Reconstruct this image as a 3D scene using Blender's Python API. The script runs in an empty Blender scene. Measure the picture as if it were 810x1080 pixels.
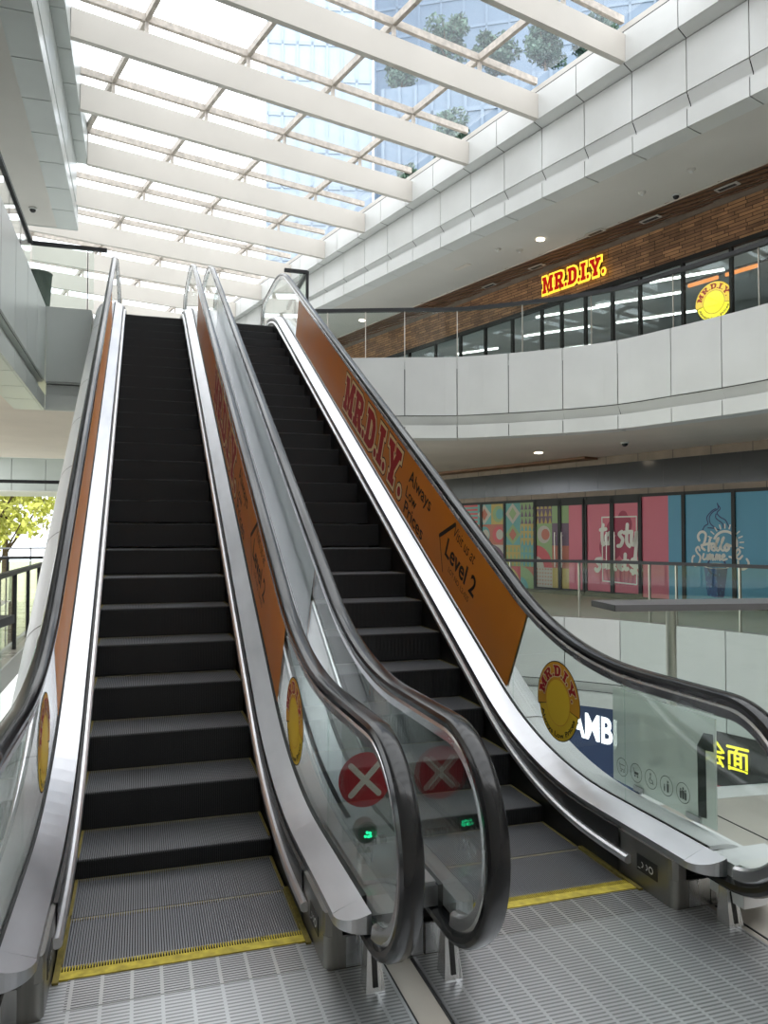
import bpy, math, random
from mathutils import Vector, Matrix
random.seed(7)
sc = bpy.context.scene
COL = sc.collection
PI = math.pi
F2 = 5.5                                   # height of the upper gallery floor

# ------------------------------------------------------------------ materials
MATS = {}
def node_mat(name):
    m = bpy.data.materials.new(name); m.use_nodes = True
    nt = m.node_tree; nt.nodes.clear()
    out = nt.nodes.new('ShaderNodeOutputMaterial')
    MATS[name] = m
    return m, nt, out
def pbr(name, col, rough=.5, metal=0., spec=.5, noise=0., nscale=8., stretch=(1,1,1), bump=0., bscale=60., coat=0.):
    m, nt, out = node_mat(name); N = nt.nodes; L = nt.links
    b = N.new('ShaderNodeBsdfPrincipled'); L.new(b.outputs[0], out.inputs[0])
    b.inputs['Base Color'].default_value = (*col, 1); b.inputs['Roughness'].default_value = rough
    b.inputs['Metallic'].default_value = metal; b.inputs['Specular IOR Level'].default_value = spec
    b.inputs['Coat Weight'].default_value = coat
    if noise or bump:
        tc = N.new('ShaderNodeTexCoord'); mp = N.new('ShaderNodeMapping'); mp.inputs['Scale'].default_value = stretch
        L.new(tc.outputs['Object'], mp.inputs[0])
    if noise:
        tx = N.new('ShaderNodeTexNoise'); tx.inputs['Scale'].default_value = nscale; tx.inputs['Detail'].default_value = 4
        L.new(mp.outputs[0], tx.inputs['Vector'])
        rp = N.new('ShaderNodeValToRGB')
        rp.color_ramp.elements[0].position = .3; rp.color_ramp.elements[1].position = .7
        rp.color_ramp.elements[0].color = (*[c*(1-noise) for c in col], 1)
        rp.color_ramp.elements[1].color = (*[min(1, c*(1+noise*.6)) for c in col], 1)
        L.new(tx.outputs['Fac'], rp.inputs[0]); L.new(rp.outputs[0], b.inputs['Base Color'])
        mr = N.new('ShaderNodeMapRange'); mr.inputs['To Min'].default_value = max(.02, rough*.8); mr.inputs['To Max'].default_value = min(1, rough*1.25)
        L.new(tx.outputs['Fac'], mr.inputs['Value']); L.new(mr.outputs[0], b.inputs['Roughness'])
    if bump:
        t2 = N.new('ShaderNodeTexNoise'); t2.inputs['Scale'].default_value = bscale
        L.new(mp.outputs[0], t2.inputs['Vector'])
        bp = N.new('ShaderNodeBump'); bp.inputs['Strength'].default_value = bump; bp.inputs['Distance'].default_value = .01
        L.new(t2.outputs['Fac'], bp.inputs['Height']); L.new(bp.outputs[0], b.inputs['Normal'])
    return m
def emit(name, col, strength):
    m, nt, out = node_mat(name)
    e = nt.nodes.new('ShaderNodeEmission'); e.inputs[0].default_value = (*col, 1); e.inputs[1].default_value = strength
    nt.links.new(e.outputs[0], out.inputs[0]); return m
def glass(name, tint=(.93,.97,.955), ior=1.5, rough=.0, base=.0, haze=None):
    """thin architectural glass: clear transmission with Fresnel reflection (plus an optional milky layer)"""
    m, nt, out = node_mat(name); N = nt.nodes; L = nt.links
    tr = N.new('ShaderNodeBsdfTransparent'); tr.inputs[0].default_value = (*tint, 1)
    gl = N.new('ShaderNodeBsdfGlossy'); gl.inputs['Roughness'].default_value = rough; gl.inputs[0].default_value = (1,1,1,1)
    ge = N.new('ShaderNodeNewGeometry'); dt = N.new('ShaderNodeVectorMath'); dt.operation = 'DOT_PRODUCT'
    L.new(ge.outputs['Incoming'], dt.inputs[0]); L.new(ge.outputs['Normal'], dt.inputs[1])
    ab = N.new('ShaderNodeMath'); ab.operation = 'ABSOLUTE'; L.new(dt.outputs['Value'], ab.inputs[0])
    om = N.new('ShaderNodeMath'); om.operation = 'SUBTRACT'; om.inputs[0].default_value = 1; L.new(ab.outputs[0], om.inputs[1])
    pw = N.new('ShaderNodeMath'); pw.operation = 'POWER'; L.new(om.outputs[0], pw.inputs[0]); pw.inputs[1].default_value = 5
    fr = N.new('ShaderNodeMapRange'); f0 = ((ior-1)/(ior+1))**2; fr.inputs['To Min'].default_value = f0; fr.inputs['To Max'].default_value = 1
    L.new(pw.outputs[0], fr.inputs['Value'])
    src = tr.outputs[0]
    if haze:
        hc, hf = haze
        df = N.new('ShaderNodeBsdfDiffuse'); df.inputs[0].default_value = (*hc, 1)
        tl = N.new('ShaderNodeBsdfTranslucent'); tl.inputs[0].default_value = (*hc, 1)
        ad = N.new('ShaderNodeMixShader'); ad.inputs[0].default_value = .5
        L.new(df.outputs[0], ad.inputs[1]); L.new(tl.outputs[0], ad.inputs[2])
        mh = N.new('ShaderNodeMixShader'); mh.inputs[0].default_value = hf
        L.new(tr.outputs[0], mh.inputs[1]); L.new(ad.outputs[0], mh.inputs[2]); src = mh.outputs[0]
    mx = N.new('ShaderNodeMixShader')
    L.new(fr.outputs[0], mx.inputs[0]); L.new(src, mx.inputs[1]); L.new(gl.outputs[0], mx.inputs[2])
    L.new(mx.outputs[0], out.inputs[0]); return m

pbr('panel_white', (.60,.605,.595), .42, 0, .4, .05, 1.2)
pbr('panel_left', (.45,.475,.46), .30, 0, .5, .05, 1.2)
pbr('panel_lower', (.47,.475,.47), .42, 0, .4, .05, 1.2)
pbr('panel_gap', (.02,.02,.022), .8)
pbr('shadow_gap', (.12,.115,.11), .7)
pbr('soffit', (.58,.555,.52), .85, 0, .3, .05, .8)
pbr('soffit_brown', (.66,.60,.54), .75, 0, .3, .08, .8)
pbr('beam_paint', (.56,.525,.48), .55, 0, .35, .05, .7)
pbr('mullion', (.50,.45,.40), .6, 0, .3, .25, 9)
pbr('steel', (.62,.62,.63), .26, 1, .5, .12, 3.0, (14,1,1))
pbr('steel_bright', (.74,.74,.76), .36, 1)
pbr('steel_dark', (.25,.243,.23), .36, .9, .5, .15, 4.0, (10,1,1))
pbr('deck_steel', (.52,.52,.54), .31, 1, .5, .10, 2.2, (3,1,1))
pbr('skirt', (.022,.022,.023), .40, .3)
pbr('rubber', (.011,.011,.012), .17, 0, .4)
pbr('seal', (.012,.012,.012), .6)
pbr('step_dark', (.010,.010,.011), .55, .2)
pbr('step_rib', (.24,.245,.26), .38, .75)
pbr('riser_rib', (.022,.022,.024), .5, .4)
pbr('yellow_line', (.42,.335,.045), .6, 0, .3, .35, 30)
pbr('yellow_dull', (.17,.135,.035), .65, 0, .3, .3, 30)
pbr('plate_rim', (.52,.53,.55), .33, .95, .5, .1, 4)
pbr('cladding', (.64,.64,.65), .45, 0, .5, .03, 1.5)
pbr('rail_dark', (.03,.03,.032), .5, 0, .3)
pbr('rail_grey', (.19,.19,.20), .35, .7)
pbr('post_steel', (.55,.52,.47), .28, 1)
pbr('black', (.012,.012,.013), .45)
pbr('dark_frame', (.026,.026,.026), .5, 0, .25)
pbr('tile_floor', (.40,.37,.33), .28, 0, .5, .18, 1.6, (1,1,1))
pbr('floor_right', (.30,.28,.26), .5, 0, .5, .12, 2)
pbr('floor_light', (.62,.64,.61), .3, 0, .5, .06, 1)
pbr('orange_film', (.62,.215,.025), .38, 0, .22, .06, 3)
pbr('film_back', (.60,.66,.65), .10, 0, .6, .05, 2)
pbr('sign_black', (.014,.011,.010), .5, 0, .2)
pbr('sign_red', (.36,.015,.020), .45, 0, .2)
pbr('cross_red', (.42,.012,.022), .3)
pbr('cream', (.78,.66,.38), .45, 0, .2)
pbr('cream_white', (.72,.69,.62), .5)
pbr('sticker_yellow', (.75,.50,.04), .45, 0, .2)
pbr('sticker_gold', (.66,.33,.035), .45, 0, .2)
pbr('pink', (.60,.125,.175), .45)
pbr('pink_deep', (.34,.022,.065), .5)
pbr('pink_mid', (.50,.085,.13), .5)
pbr('blue_film', (.075,.29,.43), .45)
pbr('navy', (.010,.035,.12), .5)
pbr('navy_mid', (.03,.10,.27), .5)
pbr('p_teal', (.12,.33,.31), .5); pbr('p_yellow', (.46,.34,.09), .5); pbr('p_red', (.55,.08,.09), .5)
pbr('p_cream', (.46,.42,.35), .5); pbr('p_purple', (.13,.075,.12), .5); pbr('p_green', (.25,.36,.16), .5); pbr('p_coral', (.44,.13,.08), .5)
pbr('band_glass', (.025,.026,.026), .14, 0, .7)
pbr('stone_brown', (.26,.20,.16), .55, 0, .4, .2, 3)
pbr('wood_slat', (.21,.115,.07), .6, 0, .3, .15, 3, (1,6,1))
pbr('wall_paint', (.55,.54,.51), .8)
pbr('store_wall', (.50,.54,.56), .7)
pbr('bin_green', (.055,.075,.06), .5)
pbr('tower', (.33,.40,.50), .35, 0, .4, .08, .08)
pbr('tower_line', (.275,.34,.435), .4)
pbr('podium_line', (.165,.22,.295), .5)
pbr('podium', (.15,.205,.28), .5, 0, .4, .1, .1)
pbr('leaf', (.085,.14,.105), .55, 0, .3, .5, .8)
pbr('leaf_lit', (.56,.58,.13), .6, 0, .3, .5, .5)  # overexposed daylight is put into this leaf colour
pbr('bark', (.10,.07,.045), .8, 0, .2, .3, 6)
pbr('grass', (.36,.38,.22), .9, 0, .2, .3, .5)
pbr('frame_white', (.70,.70,.69), .5)
pbr('frost_mark', (.06,.07,.065), .5)
emit('tube', (1,.98,.95), 5); emit('downlight', (1,.86,.66), 11); emit('strip_orange', (1,.33,.09), 1.3)
emit('sign_yellow_lit', (1,.62,.05), 1.5); emit('sign_red_lit', (.50,.015,.01), .8); emit('sign_white_lit', (.95,.97,1), 2.4)
emit('sign_lemon_lit', (1,.9,.06), 1.5); emit('green_lamp', (.02,.9,.35), 2.2)
emit('roundel_lit', (1,.82,.05), 1.5); emit('roundel_gold_lit', (1,.66,.08), 1.3)
glass('glass_clear', (.95,.975,.965))
glass('glass_escalator', (.93,.965,.95), 1.5)
glass('glass_rail', (.92,.955,.94), 1.32)
glass('glass_store', (.90,.93,.93), 1.6)
glass('glass_roof', (.90,.93,.95), 1.3, haze=((.72,.80,.90), .10))
glass('acrylic', (.95,.97,.96), 1.35, haze=((.85,.88,.87), .06))
glass('frosted', (.90,.93,.91), 1.35, .15, haze=((.80,.86,.82), .56))

# brick (timber-coloured split-face blocks)
def brick_mat():
    m, nt, out = node_mat('brick'); N = nt.nodes; L = nt.links
    b = N.new('ShaderNodeBsdfPrincipled'); L.new(b.outputs[0], out.inputs[0]); b.inputs['Roughness'].default_value = .75
    tc = N.new('ShaderNodeTexCoord'); mp = N.new('ShaderNodeMapping'); L.new(tc.outputs['Object'], mp.inputs[0])
    br = N.new('ShaderNodeTexBrick'); L.new(mp.outputs[0], br.inputs['Vector'])
    br.inputs['Color1'].default_value = (.52,.27,.13,1); br.inputs['Color2'].default_value = (.26,.13,.07,1)
    br.inputs['Mortar'].default_value = (.05,.028,.016,1)
    br.inputs['Scale'].default_value = 1; br.inputs['Brick Width'].default_value = .42; br.inputs['Row Height'].default_value = .085
    br.inputs['Mortar Size'].default_value = .008; br.offset = .37; br.squash = 1.3; br.squash_frequency = 3
    nz = N.new('ShaderNodeTexNoise'); nz.inputs['Scale'].default_value = 2.5; L.new(tc.outputs['Object'], nz.inputs['Vector'])
    mx = N.new('ShaderNodeMixRGB'); mx.blend_type = 'OVERLAY'; mx.inputs[0].default_value = .6
    L.new(br.outputs['Color'], mx.inputs[1]); L.new(nz.outputs['Fac'], mx.inputs[2]); L.new(mx.outputs[0], b.inputs['Base Color'])
    bp = N.new('ShaderNodeBump'); bp.inputs['Strength'].default_value = .8; bp.inputs['Distance'].default_value = .03
    L.new(br.outputs['Color'], bp.inputs['Height']); L.new(bp.outputs[0], b.inputs['Normal'])
brick_mat()

# ribbed stainless landing plate: cross grooves interrupted by plain strips running along the travel direction
def plate_mat(name, base, dark, pitch, cell):
    m, nt, out = node_mat(name); N = nt.nodes; L = nt.links
    b = N.new('ShaderNodeBsdfPrincipled'); L.new(b.outputs[0], out.inputs[0])
    b.inputs['Metallic'].default_value = .85; b.inputs['Roughness'].default_value = .34
    tc = N.new('ShaderNodeTexCoord'); sp = N.new('ShaderNodeSeparateXYZ'); L.new(tc.outputs['Object'], sp.inputs[0])
    def frac(sock, per):
        d = N.new('ShaderNodeMath'); d.operation = 'DIVIDE'; L.new(sock, d.inputs[0]); d.inputs[1].default_value = per
        f = N.new('ShaderNodeMath'); f.operation = 'FRACT'; L.new(d.outputs[0], f.inputs[0]); return f.outputs[0]
    def gt(sock, v):
        g = N.new('ShaderNodeMath'); g.operation = 'GREATER_THAN'; L.new(sock, g.inputs[0]); g.inputs[1].default_value = v; return g.outputs[0]
    gy = gt(frac(sp.outputs[1], pitch), .55); gx = gt(frac(sp.outputs[0], cell), .12)
    mu = N.new('ShaderNodeMath'); mu.operation = 'MULTIPLY'; L.new(gy, mu.inputs[0]); L.new(gx, mu.inputs[1])
    nz = N.new('ShaderNodeTexNoise'); nz.inputs['Scale'].default_value = 2.2; nz.inputs['Detail'].default_value = 6; L.new(tc.outputs['Object'], nz.inputs['Vector'])
    mr = N.new('ShaderNodeMapRange'); mr.inputs['To Min'].default_value = .7; mr.inputs['To Max'].default_value = 1.2; L.new(nz.outputs['Fac'], mr.inputs['Value'])
    mx = N.new('ShaderNodeMixRGB'); L.new(mu.outputs[0], mx.inputs[0]); mx.inputs[1].default_value = (*base, 1); mx.inputs[2].default_value = (*dark, 1)
    m2 = N.new('ShaderNodeMixRGB'); m2.blend_type = 'MULTIPLY'; m2.inputs[0].default_value = 1
    L.new(mx.outputs[0], m2.inputs[1]); L.new(mr.outputs[0], m2.inputs[2]); L.new(m2.outputs[0], b.inputs['Base Color'])
    iv = N.new('ShaderNodeMath'); iv.operation = 'SUBTRACT'; iv.inputs[0].default_value = 1; L.new(mu.outputs[0], iv.inputs[1])
    bp = N.new('ShaderNodeBump'); bp.inputs['Strength'].default_value = .6; bp.inputs['Distance'].default_value = .002
    L.new(iv.outputs[0], bp.inputs['Height']); L.new(bp.outputs[0], b.inputs['Normal'])
plate_mat('plate_ribbed', (.53,.54,.55), (.28,.285,.29), .020, .105)
plate_mat('comb_ribbed', (.50,.50,.50), (.12,.12,.125), .016, .105)

# ------------------------------------------------------------------ object helpers
def wloc(o):
    v = Vector((0,0,0))
    while o is not None:
        v += o.location; o = o.parent
    return v
def mk(name, V, Fc, mats, parent=None, fm=None, smooth=False, kind=None):
    L = wloc(parent)
    me = bpy.data.meshes.new(name)
    me.from_pydata([tuple(Vector(v) - L) for v in V], [], Fc)
    if isinstance(mats, str): mats = [mats]
    for m in mats: me.materials.append(MATS[m])
    if fm:
        for p, k in zip(me.polygons, fm): p.material_index = k
    if smooth:
        for p in me.polygons: p.use_smooth = True
    me.update()
    o = bpy.data.objects.new(name, me); COL.objects.link(o)
    if parent is not None: o.parent = parent
    if kind: o['kind'] = kind
    if smooth: me.set_sharp_from_angle(angle=math.radians(35))
    return o
def thing(name, label, cat, loc=(0,0,0), group=None):
    o = bpy.data.objects.new(name, None); COL.objects.link(o); o.location = loc; o.empty_display_size = .1
    tag(o, label, cat, group); return o
def tag(o, label, cat, group=None, kind=None):
    if label: o['label'] = label
    if cat: o['category'] = cat
    if group: o['group'] = group
    if kind: o['kind'] = kind
    return o
def S(o): o['kind'] = 'structure'; return o

class MB:
    def __init__(s): s.V = []; s.F = []; s.M = []
    def add(s, V, Fc, m=0):
        b = len(s.V); s.V += [tuple(v) for v in V]
        for f in Fc: s.F.append(tuple(b+i for i in f)); s.M.append(m)
    def box(s, a, b, m=0):
        (x0,y0,z0),(x1,y1,z1) = a, b
        x0,x1 = min(x0,x1),max(x0,x1); y0,y1 = min(y0,y1),max(y0,y1); z0,z1 = min(z0,z1),max(z0,z1)
        s.add([(x0,y0,z0),(x1,y0,z0),(x1,y1,z0),(x0,y1,z0),(x0,y0,z1),(x1,y0,z1),(x1,y1,z1),(x0,y1,z1)],
              [(0,3,2,1),(4,5,6,7),(0,1,5,4),(1,2,6,5),(2,3,7,6),(3,0,4,7)], m)
    def beam(s, p, q, w, h, m=0, up=(0,0,1)):
        """rectangular bar from p to q: w wide (sideways), h tall (along up), centred"""
        p, q = Vector(p), Vector(q); d = (q-p).normalized(); u = Vector(up); sd = d.cross(u).normalized(); u2 = sd.cross(d).normalized()
        V = []
        for c in (p, q):
            for a, b in ((-1,-1),(1,-1),(1,1),(-1,1)): V.append(c + sd*(a*w/2) + u2*(b*h/2))
        s.add(V, [(0,1,2,3)[::-1],(4,5,6,7),(0,1,5,4),(1,2,6,5),(2,3,7,6),(3,0,4,7)], m)
    def tube(s, p, q, r, seg=14, m=0, r2=None):
        p, q = Vector(p), Vector(q); d = (q-p).normalized()
        a = d.cross(Vector((0,0,1)));
        if a.length < 1e-4: a = Vector((1,0,0))
        a.normalize(); b = d.cross(a); V = []; r2 = r if r2 is None else r2
        for c, rr in ((p, r), (q, r2)):
            for i in range(seg):
                t = 2*PI*i/seg; V.append(c + a*(rr*math.cos(t)) + b*(rr*math.sin(t)))
        Fc = [(i,(i+1)%seg,seg+(i+1)%seg,seg+i) for i in range(seg)] + [tuple(range(seg))[::-1], tuple(range(seg,2*seg))]
        s.add(V, Fc, m)
    def prism(s, poly, lo, hi, m=0):
        """vertical prism over a plan polygon"""
        n = len(poly); V = [(x,y,lo) for x,y in poly] + [(x,y,hi) for x,y in poly]
        s.add(V, [tuple(range(n))[::-1], tuple(range(n,2*n))] + [(i,(i+1)%n,n+(i+1)%n,n+i) for i in range(n)], m)
    def obj(s, name, mats, parent=None, smooth=False, kind=None):
        return mk(name, s.V, s.F, mats, parent, s.M, smooth, kind)

def fillet(pts, tl, seg=14):
    out = [Vector(pts[0])]
    for i in range(1, len(pts)-1):
        p, a, b = Vector(pts[i]), Vector(pts[i-1]), Vector(pts[i+1])
        u = (a-p).normalized(); v = (b-p).normalized(); t = tl
        ang = u.angle(v); r = t*math.tan(ang/2)
        c = p + (u+v).normalized()*(r/math.sin(ang/2))
        s0 = p+u*t-c; s1 = p+v*t-c
        th = s0.angle(s1)
        for k in range(seg+1):
            f = k/seg
            w = (s0*math.sin((1-f)*th) + s1*math.sin(f*th))/math.sin(th)
            out.append(c+w)
    out.append(Vector(pts[-1])); return out
def sweep(path, sec, name, mats, parent, smooth=False, ends=True, mb=None, m=0):
    """path: (y,z) points; sec: closed loop of (x,h), h measured along the path normal"""
    n = len(path); k = len(sec); V = []; Fc = []
    for i, p in enumerate(path):
        a = path[max(0,i-1)]; b = path[min(n-1,i+1)]
        t = (Vector(b)-Vector(a)).normalized(); nx = (-t[1], t[0])
        for x, h in sec: V.append((x, p[0]+nx[0]*h, p[1]+nx[1]*h))
    for i in range(n-1):
        for j in range(k):
            Fc.append((i*k+j, i*k+(j+1)%k, (i+1)*k+(j+1)%k, (i+1)*k+j))
    if ends: Fc += [tuple(range(k))[::-1], tuple(range((n-1)*k, n*k))]
    if mb is not None: mb.add(V, Fc, m); return
    return mk(name, V, Fc, mats, parent, None, smooth)
def zat(path, y):
    for a, b in zip(path, path[1:]):
        if a[0] <= y <= b[0] and b[0] > a[0]: return a[1] + (b[1]-a[1])*(y-a[0])/(b[0]-a[0])
    return path[-1][1] if y > path[-1][0] else path[0][1]

# flat artwork helpers: everything in local (a,b) then mapped on a plane
def curve_fill(splines, off=0.0):
    cu = bpy.data.curves.new('tmp', 'CURVE'); cu.dimensions = '2D'; cu.fill_mode = 'BOTH'; cu.offset = off
    for pl in splines:
        sp = cu.splines.new('POLY'); sp.points.add(len(pl)-1); sp.use_cyclic_u = True
        for pt, (x,y) in zip(sp.points, pl): pt.co = (x,y,0,1)
    ob = bpy.data.objects.new('tmp', cu); me = bpy.data.meshes.new_from_object(ob)
    V = [(v.co.x,v.co.y) for v in me.vertices]; Fc = [tuple(p.vertices) for p in me.polygons]
    bpy.data.objects.remove(ob); bpy.data.meshes.remove(me); bpy.data.curves.remove(cu); return V, Fc
def text_fill(body, size=1., off=0., shear=0., align='LEFT', space=1.):
    cu = bpy.data.curves.new('tmp', 'FONT'); cu.body = body; cu.size = size; cu.offset = off; cu.shear = shear; cu.align_x = align
    cu.space_character = space; cu.resolution_u = 3
    ob = bpy.data.objects.new('tmp', cu); me = bpy.data.meshes.new_from_object(ob)
    V = [(v.co.x,v.co.y) for v in me.vertices]; Fc = [tuple(p.vertices) for p in me.polygons]
    bpy.data.objects.remove(ob); bpy.data.meshes.remove(me); bpy.data.curves.remove(cu); return V, Fc
def fit(VF, x0, x1, y0, y1):
    V, Fc = VF
    ax = min(v[0] for v in V); bx = max(v[0] for v in V); ay = min(v[1] for v in V); by = max(v[1] for v in V)
    return [(x0+(v[0]-ax)/(bx-ax)*(x1-x0), y0+(v[1]-ay)/(by-ay)*(y1-y0)) for v in V], Fc
def disc(cx, cy, r, seg=48, ry=None):
    ry = ry or r
    return [(cx+r*math.cos(2*PI*i/seg), cy+ry*math.sin(2*PI*i/seg)) for i in range(seg)], [tuple(range(seg))]
def ring(cx, cy, r0, r1, a0=0., a1=2*PI, seg=48):
    V = []; Fc = []
    for i in range(seg+1):
        t = a0+(a1-a0)*i/seg
        V += [(cx+r0*math.cos(t), cy+r0*math.sin(t)), (cx+r1*math.cos(t), cy+r1*math.sin(t))]
    for i in range(seg): Fc.append((2*i,2*i+1,2*i+3,2*i+2))
    return V, Fc
def ribbon(pts, w, smooth=True):
    P = [Vector(p) for p in pts]
    if smooth and len(P) > 2:
        Q = []
        for i in range(len(P)-1):
            p0 = P[max(0,i-1)]; p1 = P[i]; p2 = P[i+1]; p3 = P[min(len(P)-1,i+2)]
            for k in range(6):
                t = k/6
                Q.append(.5*((2*p1)+(p2-p0)*t+(2*p0-5*p1+4*p2-p3)*t*t+(3*p1-p0-3*p2+p3)*t**3))
        Q.append(P[-1]); P = Q
    V = []; Fc = []
    for i, p in enumerate(P):
        t = (P[min(len(P)-1,i+1)]-P[max(0,i-1)])
        t = t.normalized() if t.length > 1e-9 else Vector((1,0)); n = Vector((-t[1],t[0]))*(w/2)
        V += [tuple(p+n), tuple(p-n)]
    for i in range(len(P)-1): Fc.append((2*i,2*i+1,2*i+3,2*i+2))
    for c, d in ((P[0], P[0]-P[1]), (P[-1], P[-1]-P[-2])):
        a0 = math.atan2(d[1], d[0])-PI/2; b = len(V)
        V += [(c[0]+w/2*math.cos(a0+PI*i/7), c[1]+w/2*math.sin(a0+PI*i/7)) for i in range(8)]; Fc.append(tuple(b+i for i in range(8)))
    return V, Fc
class Art:
    """flat artwork in layers; each layer sits a hair in front of the one below"""
    def __init__(s): s.items = []; s.mats = []
    def add(s, VF, mat, layer=0):
        if mat not in s.mats: s.mats.append(mat)
        s.items.append((VF, s.mats.index(mat), layer))
    def rect(s, x0, x1, y0, y1, mat, layer=0): s.add(([(x0,y0),(x1,y0),(x1,y1),(x0,y1)], [(0,1,2,3)]), mat, layer)
    def poly(s, pts, mat, layer=0): s.add((pts, [tuple(range(len(pts)))]), mat, layer)
    def obj(s, name, O, A, B, parent=None, gap=.0006, lift=0.):
        """O origin, A and B unit axes; the face looks along A x B"""
        O, A, B = Vector(O), Vector(A), Vector(B); Nn = A.cross(B).normalized(); mb = MB()
        for q_, ((V, Fc), m, ly) in enumerate(s.items):
            W = [O + A*v[0] + B*v[1] + Nn*(lift+gap*ly+.00002*q_) for v in V]
            F2_ = []
            for f in Fc:
                ar = sum(V[f[i]][0]*V[f[(i+1)%len(f)]][1]-V[f[(i+1)%len(f)]][0]*V[f[i]][1] for i in range(len(f)))
                F2_.append(tuple(f) if ar > 0 else tuple(reversed(f)))
            mb.add(W, F2_, m)
        return mb.obj(name, s.mats, parent)

GL = {
 'M': (11.5, [[(0,0),(0,2),(1,2),(1,8),(0,8),(0,10),(4,10),(5.75,5),(7.5,10),(11.5,10),(11.5,8),(10.5,8),(10.5,2),(11.5,2),(11.5,0),(7,0),(7,2),(7.7,2),(7.7,5.5),(6.2,1),(5.3,1),(3.8,5.5),(3.8,2),(4.5,2),(4.5,0)]]),
 'R': (10, [[(0,0),(0,2),(1,2),(1,8),(0,8),(0,10),(6.5,10),(8.8,9.2),(9.3,7.2),(8.6,5.2),(7.2,4.5),(8.6,2),(10,2),(10,0),(6.6,0),(4.4,4),(4,4),(4,2),(5,2),(5,0)],[(4,8),(4,6),(5.6,6),(6.2,6.4),(6.2,7.6),(5.6,8)]]),
 'D': (9.3, [[(0,0),(0,2),(1,2),(1,8),(0,8),(0,10),(5.5,10),(8,9),(9.3,7),(9.3,3),(8,1),(5.5,0)],[(4,2.2),(4,7.8),(5.2,7.8),(6.2,6.8),(6.2,3.2),(5.2,2.2)]]),
 'I': (5, [[(0,0),(0,2),(1,2),(1,8),(0,8),(0,10),(5,10),(5,8),(4,8),(4,2),(5,2),(5,0)]]),
 'Y': (10.6, [[(3,0),(3,2),(3.8,2),(3.8,4),(1.2,8),(0,8),(0,10),(4.8,10),(4.8,8),(4.3,8),(5.4,6),(6.5,8),(6,8),(6,10),(10.6,10),(10.6,8),(9.6,8),(6.9,4),(6.9,2),(7.8,2),(7.8,0)]]),
 '.': (2.4, [[(1.2+1.25*math.cos(2*PI*i/10), 1.2+1.25*math.sin(2*PI*i/10)) for i in range(10)]]),
}
def slab_word(txt, gap=1.1):
    x = 0; out = []
    for ch in txt:
        w, sp = GL[ch]; out.append((ch, x, [[(px+x,py) for px,py in s] for s in sp])); x += w + (gap*.5 if ch == '.' else gap*.6 if txt[txt.index(ch)+1:txt.index(ch)+2] == '.' else gap)
    return out, x - gap*.5
def grow(splines, d):
    V0, _ = curve_fill(splines)
    r = None
    for sg in (d, -d):
        VF = curve_fill(splines, sg)
        w = max(v[0] for v in VF[0]) - min(v[0] for v in VF[0])
        if r is None or w > r[0]: r = (w, VF)
    return r[1]
def word_art(art, txt, x0, x1, y0, y1, layers, shear=0.):
    """layers: list of (grow, material, layer)"""
    letters, W = slab_word(txt); sx = (x1-x0)/W; sy = (y1-y0)/10
    for g, mat, ly in layers:
        for ch, off, sp in letters:
            V, Fc = grow(sp, g) if g else curve_fill(sp)
            art.add(([(x0+v[0]*sx+shear*v[1]*sy, y0+v[1]*sy) for v in V], Fc), mat, ly)
def arc_word(art, VF, width, r, a_mid, span, mat, layer, inward=False):
    """bend flat text (x 0..width, y 0..h) round a circle; a_mid = direction of its middle"""
    V, Fc = VF; W = []
    for x, y in V:
        f = x/width - .5
        if inward: t = a_mid + f*span; W.append(((r-y)*math.cos(t), (r-y)*math.sin(t)))
        else: t = a_mid - f*span; W.append(((r+y)*math.cos(t), (r+y)*math.sin(t)))
    art.add((W, Fc), mat, layer)
def roundel(R, lit=False):
    """round store roundel: arched red lettering over a yellow disc with a black lower motto"""
    A = Art(); y_ = 'roundel_lit' if lit else 'sticker_yellow'; g_ = 'roundel_gold_lit' if lit else 'sticker_gold'
    A.add(disc(0,0,R*.93,64), 'sign_black', 0); A.add(disc(0,0,R*.905,64), y_, 1)
    A.add(ring(0,0,R*.52,R,math.radians(-12),math.radians(192),64), 'sign_black', 2)
    A.add(ring(0,0,R*.54,R*.975,math.radians(-10.5),math.radians(190.5),64), g_, 3)
    A.add(disc(0,0,R*.56,48), y_, 4); A.add(ring(0,0,R*.545,R*.565,0,2*PI,48), 'sticker_gold', 5)
    letters, W = slab_word('MR.D.I.Y.', 1.6)
    for g, mat, ly in ((.75,'sign_yellow_lit' if lit else 'cream',6),(0,'sign_red_lit' if lit else 'sign_red',7)):
        for ch, off, sp in letters:
            V, Fc = grow(sp, g) if g else curve_fill(sp)
            arc_word(A, ([(v[0], v[1]*R*.027) for v in V], Fc), W, R*.635, PI/2, math.radians(160), mat, ly)
    V, Fc = text_fill('Always Low Prices', 1, .02); w = max(v[0] for v in V)
    arc_word(A, ([(v[0], v[1]*R*.17) for v in V], Fc), w, R*.84, -PI/2, math.radians(140), 'sign_black', 6, True)
    return A

# ------------------------------------------------------------------ world, camera
w = bpy.data.worlds.new('sky'); sc.world = w; w.use_nodes = True
nt = w.node_tree; nt.nodes.clear()
wo = nt.nodes.new('ShaderNodeOutputWorld'); bg = nt.nodes.new('ShaderNodeBackground'); nt.links.new(bg.outputs[0], wo.inputs[0])
tc = nt.nodes.new('ShaderNodeTexCoord'); sx = nt.nodes.new('ShaderNodeSeparateXYZ'); nt.links.new(tc.outputs['Generated'], sx.inputs[0])
rp = nt.nodes.new('ShaderNodeValToRGB'); nt.links.new(sx.outputs[2], rp.inputs[0])
rp.color_ramp.elements[0].color = (.75,.80,.86,1); rp.color_ramp.elements[1].color = (1,1,1,1); rp.color_ramp.elements[1].position = .5
nt.links.new(rp.outputs[0], bg.inputs[0]); bg.inputs[1].default_value = 3.7

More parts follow.
